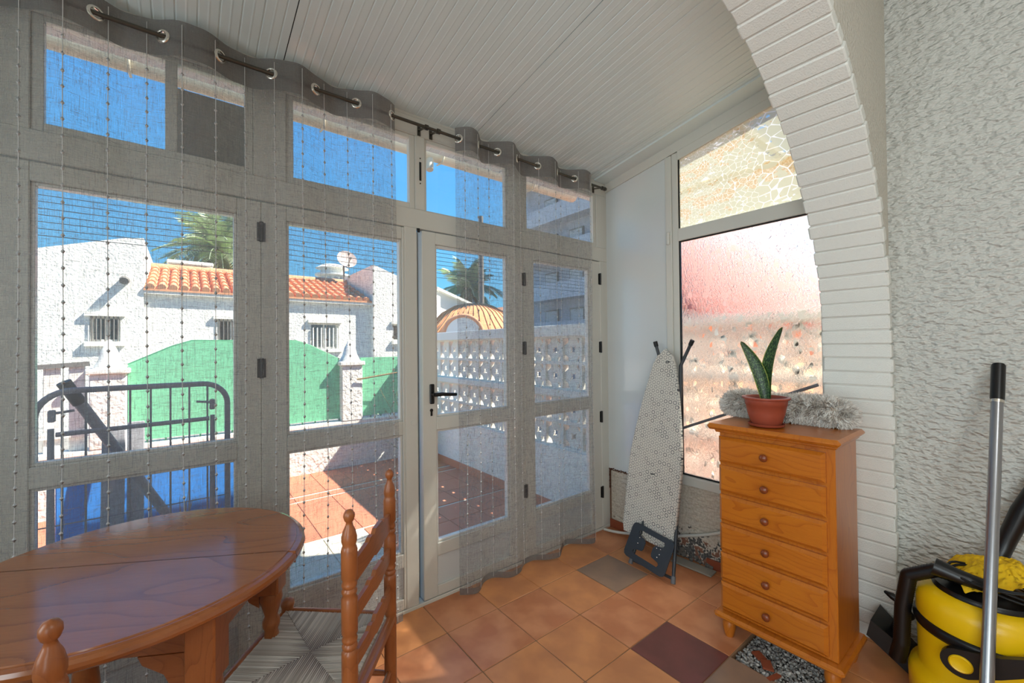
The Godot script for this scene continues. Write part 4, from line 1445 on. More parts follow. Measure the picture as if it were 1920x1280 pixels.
# ---------- table ----------
func build_table():
	var t = thing("round_table", "round varnished oak table with a seam across the middle by the curtain", "table", Vector3(-0.1, 0, 0.534), -0.522)
	var R = 0.402
	var prof = [Vector2(R - 0.024, 0.800), Vector2(R - 0.0225, 0.7972), Vector2(R - 0.016, 0.7970), Vector2(R - 0.008, 0.7945), Vector2(R - 0.002, 0.789), Vector2(R, 0.782), Vector2(R - 0.002, 0.775), Vector2(R - 0.008, 0.7695), Vector2(R - 0.018, 0.766), Vector2(R - 0.03, 0.765)]
	for s in [-1.0, 1.0]:
		var b = MB.new()
		var n = 40
		var gap = 0.0012 * s
		for k in n:
			var a0 = PI * k / n * s
			var a1 = PI * (k + 1) / n * s
			var d0 = Vector3(cos(a0), 0, sin(a0))
			var d1 = Vector3(cos(a1), 0, sin(a1))
			var o = Vector3(0, 0, gap)
			b.tri(o + Vector3.UP * 0.8, o + d0 * prof[0].x + Vector3.UP * 0.8, o + d1 * prof[0].x + Vector3.UP * 0.8, Vector3.UP, Vector3.UP, Vector3.UP)
			b.tri(o + Vector3.UP * 0.765, o + d0 * prof[9].x + Vector3.UP * 0.765, o + d1 * prof[9].x + Vector3.UP * 0.765, Vector3.DOWN, Vector3.DOWN, Vector3.DOWN)
			for i in 9:
				var e = prof[i + 1] - prof[i]
				var nn = Vector2(-e.y, e.x).normalized()
				if nn.x < 0.0 and i > 1: nn = -nn
				if i <= 1: nn = Vector2(absf(nn.x), absf(nn.y)).normalized()
				if i >= 5: nn = Vector2(absf(nn.x), -absf(nn.y))
				else: nn = Vector2(absf(nn.x), absf(nn.y))
				b.smooth4(o + d0 * prof[i].x + Vector3.UP * prof[i].y, o + d1 * prof[i].x + Vector3.UP * prof[i].y, o + d1 * prof[i + 1].x + Vector3.UP * prof[i + 1].y, o + d0 * prof[i + 1].x + Vector3.UP * prof[i + 1].y, d0 * nn.x + Vector3.UP * nn.y, d1 * nn.x + Vector3.UP * nn.y, d1 * nn.x + Vector3.UP * nn.y, d0 * nn.x + Vector3.UP * nn.y)
		b.flat(Vector3(-R + 0.004, 0.7985, gap), Vector3(R - 0.004, 0.7985, gap), Vector3(R - 0.004, 0.766, gap), Vector3(-R + 0.004, 0.766, gap), Vector3(0, 0, -s))
		obj("tabletop_half", b, M.oak_top, t)
	for e in [[-0.27, 0.27, -0.186, -0.166], [-0.27, 0.27, 0.166, 0.186], [-0.27, -0.25, -0.166, 0.166], [0.25, 0.27, -0.166, 0.166]]:
		bar("apron", e[0], e[1], 0.665, 0.765, e[2], e[3], M.oak_slat, t, 0.003)
	for sx in [-1.0, 1.0]:
		for sz in [-1.0, 1.0]:
			var c = Vector3(0.262 * sx, 0, 0.176 * sz)
			var b = MB.new()
			b.box(c + Vector3(0, 0.68, 0), Vector3(0.066, 0.168, 0.066), 0.004)
			b.lathe([Vector2(0.0, 0.0), Vector2(0.018, 0.0), Vector2(0.024, 0.02), Vector2(0.026, 0.05), Vector2(0.016, 0.085), Vector2(0.02, 0.09), Vector2(0.02, 0.10)], c, 20)
			b.box(c + Vector3(0, 0.145, 0), Vector3(0.058, 0.09, 0.058), 0.004)
			b.lathe([Vector2(0.022, 0.19), Vector2(0.027, 0.20), Vector2(0.019, 0.215), Vector2(0.024, 0.24), Vector2(0.031, 0.30), Vector2(0.033, 0.36), Vector2(0.027, 0.43), Vector2(0.019, 0.475), Vector2(0.025, 0.49), Vector2(0.025, 0.505), Vector2(0.018, 0.52), Vector2(0.029, 0.56), Vector2(0.033, 0.575), Vector2(0.030, 0.597)], c, 20)
			obj("leg", b, M.oak_turned, t)
			b = MB.new()
			b.extrude([Vector2(0, 0.665), Vector2(0.11, 0.665), Vector2(0.10, 0.645), Vector2(0.055, 0.62), Vector2(0.03, 0.57), Vector2(0.0, 0.55)], 0.02, Transform3D(Basis(Vector3(-sx, 0, 0), Vector3.UP, Vector3(0, 0, -sx)), c + Vector3(-sx * 0.032, 0, 0.01 * sx)))
			obj("bracket", b, M.oak_slat, t)
	for sz in [-1.0, 1.0]:
		var b = MB.new()
		b.tube([Vector3(-0.24, 0.145, 0.176 * sz), Vector3(0.24, 0.145, 0.176 * sz)], 0.014, 12)
		obj("stretcher", b, M.oak_slat, t)

# ---------- chairs ----------
func build_chairs():
	var t = thing("rush_chair", "ladder-back oak chair with a woven rush seat beside the round table", "chair", Vector3(0.30, 0, 0.671), -2.238)
	var SH = 0.46
	var post = [Vector2(0.0, 0.0), Vector2(0.016, 0.0), Vector2(0.0175, 0.03), Vector2(0.0205, 0.06), Vector2(0.0205, 0.575), Vector2(0.0205, 0.583), Vector2(0.016, 0.590), Vector2(0.0195, 0.596), Vector2(0.0195, 0.601), Vector2(0.016, 0.607), Vector2(0.0195, 0.613), Vector2(0.0195, 0.619), Vector2(0.016, 0.626), Vector2(0.0205, 0.633), Vector2(0.0205, 0.722), Vector2(0.016, 0.730), Vector2(0.0195, 0.736), Vector2(0.0195, 0.742), Vector2(0.016, 0.748), Vector2(0.0195, 0.754), Vector2(0.0195, 0.760), Vector2(0.016, 0.767), Vector2(0.0205, 0.775), Vector2(0.0205, 0.846), Vector2(0.0185, 0.854), Vector2(0.0165, 0.858), Vector2(0.0195, 0.868), Vector2(0.0195, 0.880), Vector2(0.0155, 0.897), Vector2(0.0095, 0.910), Vector2(0.0075, 0.917), Vector2(0.0115, 0.922), Vector2(0.0145, 0.931), Vector2(0.0140, 0.940), Vector2(0.0095, 0.948), Vector2(0.0, 0.951)]
	for s in [-1.0, 1.0]:
		var b = MB.new()
		b.lathe(post, Vector3(0.177 * s, 0, -0.185), 16)
		obj("back_post", b, M.oak_turned, t)
		b = MB.new()
		b.lathe([Vector2(0.0, 0.0), Vector2(0.015, 0.0), Vector2(0.0205, 0.06), Vector2(0.0205, 0.28), Vector2(0.016, 0.288), Vector2(0.0195, 0.296), Vector2(0.016, 0.304), Vector2(0.0205, 0.312), Vector2(0.0205, 0.445), Vector2(0.019, 0.462), Vector2(0.0225, 0.474), Vector2(0.0205, 0.486), Vector2(0.010, 0.493), Vector2(0.0, 0.494)], Vector3(0.205 * s, 0, 0.185), 16)
		obj("front_leg", b, M.oak_turned, t)
	for e in [[0.785, 0.040, 0.019], [0.675, 0.028, 0.013], [0.547, 0.027, 0.012]]:
		var b = MB.new()
		var up = []
		var dn = []
		for k in 25:
			var u = -1.0 + k / 12.0
			var au = absf(u)
			var y = e[1] * 0.42 + e[2] * 1.3 * pow(cos(u * PI / 2), 0.8)
			if au > 0.28 and au < 0.46: y += 0.006
			if au < 0.20: y += 0.011
			up.append(Vector2(u * 0.166, y))
			dn.append(Vector2(u * 0.166, -e[1] + e[2] * 1.1 * cos(u * PI / 2) * (0.6 if au < 0.25 else 1.0)))
		# bowed a little backwards
		for k in 24:
			var q = []
			for z in [0.006, -0.006]:
				for p in [up[k], up[k + 1], dn[k + 1], dn[k]]:
					q.append(Vector3(p.x, e[0] + p.y, -0.185 + z - 0.016 * (1.0 - pow(p.x / 0.166, 2.0))))
			b.hexa(q)
		obj("slat", b, M.oak_slat, t)
	var rail = func(called, a, c, rr):
		var b = MB.new()
		b.tube([a, a.lerp(c, 0.12), a.lerp(c, 0.5), a.lerp(c, 0.88), c], [rr * 0.75, rr * 0.95, rr * 1.1, rr * 0.95, rr * 0.75], 12)
		obj(called, b, M.oak_slat, t)
	rail.call("seat_rail", Vector3(-0.195, SH - 0.012, 0.192), Vector3(0.195, SH - 0.012, 0.192), 0.012)
	rail.call("seat_rail", Vector3(-0.17, SH - 0.012, -0.185), Vector3(0.17, SH - 0.012, -0.185), 0.012)
	for s in [-1.0, 1.0]:
		rail.call("seat_rail", Vector3(0.180 * s, SH - 0.012, -0.18), Vector3(0.208 * s, SH - 0.012, 0.18), 0.012)
		rail.call("stretcher", Vector3(0.178 * s, 0.25, -0.18), Vector3(0.204 * s, 0.25, 0.18), 0.010)
		rail.call("stretcher", Vector3(0.178 * s, 0.14, -0.18), Vector3(0.204 * s, 0.14, 0.18), 0.010)
	rail.call("stretcher", Vector3(-0.2, 0.31, 0.185), Vector3(0.2, 0.31, 0.185), 0.011)
	rail.call("stretcher", Vector3(-0.2, 0.20, 0.185), Vector3(0.2, 0.20, 0.185), 0.011)
	rail.call("stretcher", Vector3(-0.175, 0.265, -0.185), Vector3(0.175, 0.265, -0.185), 0.010)
	var b2 = MB.new()
	b2.extrude([Vector2(-0.165, 0.435), Vector2(0.165, 0.435), Vector2(0.165, 0.455), Vector2(-0.165, 0.455)], 0.014, Transform3D(Basis(), Vector3(0, 0, -0.205)))
	obj("back_rail", b2, M.oak_slat, t)
	# rush: strands run from each rail to the diagonals
	var sb = MB.new()
	var cor = [Vector3(-0.19, SH, 0.180), Vector3(0.19, SH, 0.180), Vector3(0.165, SH, -0.172), Vector3(-0.165, SH, -0.172)]
	var mid = Vector3(0, SH - 0.006, 0.004)
	var tones = [Color(0.50, 0.45, 0.39), Color(0.45, 0.40, 0.34), Color(0.55, 0.50, 0.44), Color(0.38, 0.33, 0.28)]
	for q in 4:
		var a = cor[q]
		var c = cor[(q + 1) % 4]
		var n = 58
		for k in n:
			var u = (k + 0.5) / n
			var e0 = a.lerp(c, u)
			var hd = minf(u, 1.0 - u) * 2.0
			var e1 = e0.lerp(mid, 0.0)
			var foot = a.lerp(c, 0.5)
			e1 = e0 + (mid - foot) * hd
			e1.y = SH - 0.002 - 0.004 * hd
			var side = (c - a).normalized() * (a.distance_to(c) / n * 0.5)
			var lo = Vector3(0, -0.0035, 0)
			sb.col = tones[rng.randi() % 4] * (0.8 + rng.randf() * 0.4)
			var over = (foot - mid).normalized() * 0.012
			var e00 = e0 + over
			e00.y = SH - 0.012
			var n1 = (Vector3.UP * 1.0 - side.normalized() * 0.9).normalized()
			var n2 = (Vector3.UP * 1.0 + side.normalized() * 0.9).normalized()
			var tw = Vector3(0, rng.randf() * 0.0015, 0)
			for w in [[e00, e0], [e0, e1]]:
				sb.flat(w[0] + tw, w[1] + tw, w[1] - side + lo, w[0] - side + lo, n1)
				sb.flat(w[0] + tw, w[1] + tw, w[1] + side + lo, w[0] + side + lo, n2)
	sb.col = Color(0.2, 0.16, 0.13)
	sb.hexa([cor[0] - Vector3(0, 0.006, 0), cor[1] - Vector3(0, 0.006, 0), cor[2] - Vector3(0, 0.006, 0), cor[3] - Vector3(0, 0.006, 0), cor[0] - Vector3(0, 0.022, 0), cor[1] - Vector3(0, 0.022, 0), cor[2] - Vector3(0, 0.022, 0), cor[3] - Vector3(0, 0.022, 0)])
	obj("rush_seat", sb, M.rush, t)
	var c2 = t.duplicate()
	c2.name = numbered("rush_chair")
	add_child(c2)
	c2.position = Vector3(-0.352, 0, 0.905)
	c2.rotation.y = PI + 0.04
	c2.set_meta("label", "ladder-back oak chair with a turned post top rising in front of the table rim")
	for c in [t, c2]: c.set_meta("group", "rush-seated chairs at the round table")

# ---------- chest of drawers ----------
func build_chest():
	var o = Vector3(2.0, 0, 1.315)
	var t = thing("chest_of_drawers", "honey pine chest of six drawers carrying the potted plant", "chest", o)
	bar("carcass", 0.004, 0.30, 0.118, 0.97, -0.225, 0.225, M.pine_up, t, 0.004)
	bar("top", -0.05, 0.315, 0.972, 1.0, -0.262, 0.255, M.pine_up, t, 0.011)
	bar("top_moulding", -0.02, 0.305, 0.957, 0.973, -0.238, 0.237, M.pine_up, t, 0.006)
	bar("plinth", -0.034, 0.31, 0.088, 0.118, -0.250, 0.250, M.pine_across, t, 0.010)
	for x in [0.02, 0.27]:
		for z in [-0.2, 0.2]:
			var b = MB.new()
			b.lathe([Vector2(0.0, 0.0), Vector2(0.018, 0.0), Vector2(0.022, 0.012), Vector2(0.029, 0.045), Vector2(0.027, 0.066), Vector2(0.02, 0.078), Vector2(0.024, 0.089)], Vector3(x, 0, z), 20)
			obj("foot", b, M.pine_up, t)
	var y = 0.130
	var h = 0.1365
	for k in 6:
		var y0 = y + k * h + 0.006
		var y1 = y + (k + 1) * h - 0.010
		var z0 = -0.222
		var z1 = 0.196
		var d = MB.new()
		var q = []
		for e in [[0.006, 0.0], [-0.008, 0.0], [-0.019, 0.013]]:
			q.append([Vector3(e[0], y0 + e[1], z0 + e[1]), Vector3(e[0], y0 + e[1], z1 - e[1]), Vector3(e[0], y1 - e[1], z1 - e[1]), Vector3(e[0], y1 - e[1], z0 + e[1])])
		var ns = [Vector3.DOWN, Vector3.BACK, Vector3.UP, Vector3.FORWARD]
		for lv in 2:
			for i in 4:
				var nn = ns[i] if lv == 0 else (ns[i] + Vector3.LEFT * 1.1).normalized()
				d.flat(q[lv][i], q[lv][(i + 1) % 4], q[lv + 1][(i + 1) % 4], q[lv + 1][i], nn)
		d.flat(q[2][0], q[2][1], q[2][2], q[2][3], Vector3.LEFT)
		var dr = obj("drawer", d, M.pine_across, t)
		var kb = MB.new()
		kb.lathe([Vector2(0.0, 0.0), Vector2(0.008, 0.0), Vector2(0.007, 0.008), Vector2(0.011, 0.013), Vector2(0.016, 0.018), Vector2(0.016, 0.024), Vector2(0.012, 0.029), Vector2(0.0, 0.031)], Vector3(-0.019, (y0 + y1) / 2, -0.018), 20, Basis(Vector3.UP, Vector3.LEFT, Vector3.BACK))
		obj("knob", kb, M.knob_wood, dr)

func build_plant_and_rug():
	var p = thing("potted_snake_plant", "snake plant with two leaves in a terracotta-coloured pot on the chest", "plant", Vector3(2.065, 1.0, 1.272))
	var b = MB.new()
	b.lathe([Vector2(0.0, 0.002), Vector2(0.060, 0.002), Vector2(0.070, 0.006), Vector2(0.073, 0.016), Vector2(0.070, 0.016), Vector2(0.066, 0.008), Vector2(0.0, 0.008)], Vector3.ZERO, 36)
	obj("saucer", b, M.clay_pot, p)
	b = MB.new()
	b.lathe([Vector2(0.0, 0.009), Vector2(0.055, 0.009), Vector2(0.060, 0.014), Vector2(0.074, 0.06), Vector2(0.081, 0.098), Vector2(0.083, 0.099), Vector2(0.085, 0.122), Vector2(0.093, 0.124), Vector2(0.096, 0.128), Vector2(0.095, 0.133), Vector2(0.084, 0.134), Vector2(0.080, 0.128), Vector2(0.078, 0.108)], Vector3.ZERO, 40)
	obj("pot", b, M.clay_pot, p)
	b = MB.new()
	b.lathe([Vector2(0.079, 0.110), Vector2(0.05, 0.114), Vector2(0.0, 0.116)], Vector3.ZERO, 24)
	obj("soil", b, M.soil, p)
	for e in [[Vector3(0.0, 0.105, 0.002), Vector3(0.0, 0.385, -0.103), 0.028, 0.02, 0.3], [Vector3(0.0, 0.105, 0.012), Vector3(0.01, 0.445, 0.068), 0.030, -0.035, -0.35]]:
		b = MB.new()
		var a = e[0]
		var c = e[1]
		var ax = (c - a).normalized()
		var sd = Vector3(sin(e[4]), 0, cos(e[4]))
		sd = (sd - ax * sd.dot(ax)).normalized()
		var nr = sd.cross(ax)
		var f = func(u, w):
			var wd = e[2] * pow(sin(PI * clampf(w * 0.80 + 0.16, 0.0, 1.0)), 0.75) * (1.0 if w < 0.97 else 0.35)
			if w > 0.999: wd = 0.0004
			var m = a.lerp(c, w) + sd * (e[3] * sin(PI * w))
			var s = u * 2.0 - 1.0
			return m + sd * wd * s + nr * (0.010 * (s * s) * (1.0 - w * 0.6))
		b.grid(8, 30, f)
		b.grid(8, 30, func(u, w): return f.call(1.0 - u, w) - nr * (0.0035 * sin(PI * u) + 0.0003))
		obj("leaf", b, M.snake_leaf, p)
	# shaggy rug, rolled
	var r = thing("shaggy_rug", "rolled shaggy beige rug lying behind the plant pot on the chest", "rug", Vector3(2.272, 1.0, 1.268))
	b = MB.new()
	var core = func(u, w):
		# u round, w along
		var an = TAU * u
		var ca = cos(an)
		var sa = sin(an)
		var ex = 0.062 * signf(ca) * pow(absf(ca), 0.75)
		var ey = 0.052 * signf(sa) * pow(absf(sa), 0.75)
		var e2 = sqrt(maxf(0.0, 1.0 - pow(absf(w * 2.0 - 1.0), 9.0)))
		return Vector3(ex * e2, 0.060 + ey * e2 + 0.006 * sin(w * 11.0), (w - 0.5) * 0.54)
	b.grid(24, 24, core)
	obj("backing", b, M.rug_base, r)
	var tuft = MB.new()
	for s in [0.0, 1.6]:
		var sx = Vector3(cos(s), sin(s), 0) * 0.0016
		var p0 = Vector3(0, 0, 0)
		var p1 = Vector3(0.003, 0.0, 0.014)
		var p2 = Vector3(0.010, 0.002, 0.026)
		var nn = Vector3(-sx.y, sx.x, 0).normalized()
		tuft.flat(p0 - sx, p0 + sx, p1 + sx, p1 - sx, nn)
		tuft.tri(p1 - sx, p1 + sx, p2, nn, nn, nn)
	var mm := MultiMesh.new()
	mm.transform_format = MultiMesh.TRANSFORM_3D
	mm.use_colors = true
	mm.mesh = tuft.mesh()
	var N = 15000
	mm.instance_count = N
	var cl := FastNoiseLite.new()
	cl.seed = 4
	cl.frequency = 26.0
	var rc = [Color(0.84, 0.78, 0.70), Color(0.93, 0.90, 0.85), Color(0.72, 0.65, 0.57), Color(0.88, 0.83, 0.76), Color(0.52, 0.45, 0.39)]
	for k in N:
		var u = rng.randf()
		var w = rng.randf()
		if k % 9 == 0: w = 0.0 + rng.randf() * 0.02 if rng.randf() < 0.5 else 1.0 - rng.randf() * 0.02
		var at = core.call(u, w)
		var nn = (core.call(u + 0.01, w) - core.call(u - 0.01, w)).cross(core.call(u, minf(w + 0.01, 1.0)) - core.call(u, maxf(w - 0.01, 0.0))).normalized()
		if nn.dot(at - Vector3(0, 0.06, at.z * 0.9)) < 0.0: nn = -nn
		if w < 0.02: nn = (nn + Vector3.FORWARD).normalized()
		if w > 0.98: nn = (nn + Vector3.BACK).normalized()
		var lean = Vector3(cl.get_noise_3d(at.x, at.y, at.z), cl.get_noise_3d(at.x + 5.0, at.y, at.z) - 0.25, cl.get_noise_3d(at.x, at.y + 7.0, at.z)) * 1.3
		var z = (nn + lean + Vector3(rng.randf() - 0.5, rng.randf() - 0.5, rng.randf() - 0.5) * 0.5).normalized()
		if at.y < 0.016 and z.y < 0.1: z = Vector3(z.x, 0.15, z.z).normalized()
		var x = z.cross(Vector3(0.3, 1, 0.2)).normalized()
		var bs = Basis(x, z.cross(x), z).rotated(z, rng.randf() * TAU).scaled(Vector3.ONE * (0.8 + rng.randf() * 0.5))
		mm.set_instance_transform(k, Transform3D(bs, at))
		mm.set_instance_color(k, rc[rng.randi() % 5] * (0.85 + rng.randf() * 0.3))
	var mi := MultiMeshInstance3D.new()
	mi.name = "pile"
	mi.multimesh = mm
	mi.material_override = M.rug_pile
	mi.set_meta("kind", "stuff")
	r.add_child(mi)

# ---------- ironing board ----------
func build_ironing_board():
	var lo = Vector3(2.292, 0.135, 0.487)
	var hi = Vector3(2.432, 1.348, 0.553)
	var t = thing("ironing_board", "folded ironing board with ring-patterned cover leaning on the side wall", "ironing board", Vector3(2.3, 0, 0.5))
	var off = t.position
	var ya = (hi - lo).normalized()
	var xa = Vector3.BACK - ya * ya.dot(Vector3.BACK)
	xa = xa.normalized()
	var za = xa.cross(ya)
	var xf = Transform3D(Basis(xa, ya, za), lo - off)
	var L = lo.distance_to(hi)
	var half = []
	for k in 26:
		var u = k / 25.0
		var w = 0.187
		if u < 0.03: w = 0.187 - 0.012 * (1.0 - u / 0.03)
		if u > 0.36: w = 0.187 - 0.105 * pow((u - 0.36) / 0.54, 1.5)
		if u > 0.9: w = minf(w, 0.082) * sqrt(maxf(0.0, 1.0 - pow((u - 0.9) / 0.1, 2.2)))
		half.append(Vector2(w, u * L))
	var poly = []
	for q in half: poly.append(q)
	for k in half.size() - 1:
		var q = half[half.size() - 2 - k]
		poly.append(Vector2(-q.x, q.y))
	# za points to the wall or to the room: make the front the room side
	var front = 1.0 if za.dot(Vector3.LEFT) > 0.0 else -1.0
	var b = MB.new()
	# padded cover: face, rounded rim
	var shrink = func(s):
		var out = []
		for q in poly: out.append(Vector2(q.x * s, (q.y - L * 0.48) * (1.0 - (1.0 - s) * 0.3) + L * 0.48))
		return out
	var rings = [[1.0, -0.012], [1.0, 0.002], [0.985, 0.009], [0.955, 0.012]]
	for i in 3:
		var a = shrink.call(rings[i][0])
		var c = shrink.call(rings[i + 1][0])
		for k in poly.size():
			var k2 = (k + 1) % poly.size()
			var mid = Vector2(0, L * 0.48)
			var d = (a[k] - mid).normalized() * [1.0, 0.75, 0.3][i]
			var nn = xf.basis * Vector3(d.x, d.y, front * [0.1, 0.6, 0.95][i]).normalized()
			var uu = [a[k] * 3.0, a[k2] * 3.0, c[k2] * 3.0, c[k] * 3.0]
			b.smooth4(xf * Vector3(a[k].x, a[k].y, rings[i][1] * front), xf * Vector3(a[k2].x, a[k2].y, rings[i][1] * front), xf * Vector3(c[k2].x, c[k2].y, rings[i + 1][1] * front), xf * Vector3(c[k].x, c[k].y, rings[i + 1][1] * front), nn, nn, nn, nn, uu[0], uu[1], uu[2], uu[3])
	var fc = shrink.call(0.955)
	var idx = Geometry2D.triangulate_polygon(PackedVector2Array(fc))
	var fn = xf.basis * Vector3(0, 0, front)
	for i in idx.size() / 3:
		var p = [fc[idx[i * 3]], fc[idx[i * 3 + 1]], fc[idx[i * 3 + 2]]]
		b.tri(xf * Vector3(p[0].x, p[0].y, 0.012 * front), xf * Vector3(p[1].x, p[1].y, 0.012 * front), xf * Vector3(p[2].x, p[2].y, 0.012 * front), fn, fn, fn, p[0] * 3.0, p[1] * 3.0, p[2] * 3.0)
	obj("cover", b, M.ring_cloth, t)
	b = MB.new()
	b.extrude(shrink.call(0.97), -0.006 * front, Transform3D(xf.basis, xf * Vector3(0, 0, -0.011 * front)))
	obj("board", b, M.grey_plate, t)
	for e in [[0.03, 0.93], [0.0, 0.345]]:
		b = MB.new()
		b.box(xf * Vector3(e[0], e[1] * L, 0.0125 * front), Vector3(0.028, 0.006, 0.003), 0.001, xf.basis * Basis(Vector3.BACK, 0.15))
		obj("cover_mark", b, M.dark_rubber, t)
	# legs behind the board, their ends showing above and below
	for e in [[Vector3(2.19, 0.012, 0.435), Vector3(2.345, 0.34, 0.47), Vector3(2.452, 1.28, 0.494), Vector3(2.445, 1.39, 0.466)], [Vector3(2.188, 0.012, 0.726), Vector3(2.345, 0.34, 0.665), Vector3(2.452, 1.24, 0.640), Vector3(2.445, 1.395, 0.722)]]:
		b = MB.new()
		b.tube([e[0] - off, e[1] - off, e[2] - off, e[3] - off], 0.0105, 12)
		obj("leg", b, M.grey_plate, t)
		b = MB.new()
		var d = (e[1] - e[0]).normalized()
		b.tube([e[0] - off - d * 0.004, e[0] - off + d * 0.035], 0.0135, 12)
		obj("foot_cap", b, M.foot_grey, t)
		b = MB.new()
		d = (e[3] - e[2]).normalized()
		b.tube([e[3] - off - d * 0.03, e[3] - off + d * 0.004], 0.0135, 12)
		obj("end_cap", b, M.dark_rubber, t)
	b = MB.new()
	b.tube([Vector3(2.20, 0.03, 0.44) - off, Vector3(2.20, 0.03, 0.722) - off], 0.009, 10)
	obj("foot_bar", b, M.grey_plate, t)
	# iron rest: a plate with an I-shaped cut-out
	var pa = Vector3(2.272, 0.225, 0.556) - off
	var pb = Vector3(2.176, 0.035, 0.531) - off
	var py = (pa - pb).normalized()
	var pxx = (Vector3.BACK - py * py.dot(Vector3.BACK)).normalized()
	var pf = Transform3D(Basis(pxx, py, pxx.cross(py)), (pa + pb) / 2.0)
	b = MB.new()
	for s in [-1.0, 1.0]:
		var q = []
		for e in [[0.0, 0.106], [0.12, 0.106], [0.14, 0.098], [0.148, 0.08], [0.148, -0.08], [0.14, -0.098], [0.12, -0.106], [0.0, -0.106], [0.0, -0.070], [0.085, -0.070], [0.092, -0.055], [0.085, -0.045], [0.035, -0.035], [0.028, -0.02], [0.028, 0.02], [0.04, 0.035], [0.085, 0.045], [0.092, 0.06], [0.085, 0.075], [0.0, 0.075]]:
			q.append(Vector2(e[0] * s, e[1]))
		b.extrude(q, 0.005, pf)
	obj("iron_rest", b, M.grey_plate, t)
	for e in [[-0.075, 0.03], [-0.075, -0.005], [0.075, 0.03], [0.07, -0.02], [0.078, 0.0], [0.05, 0.025]]:
		b = MB.new()
		b.lathe([Vector2(0.0, 0.0), Vector2(0.004, 0.0), Vector2(0.003, 0.002), Vector2(0.0, 0.0025)], pf * Vector3(e[0], e[1], 0.005 if pf.basis.z.x < 0.0 else 0.0), 10, Basis(Vector3.UP, Vector3.LEFT, Vector3.BACK))
		obj("rivet", b, M.chrome, t)

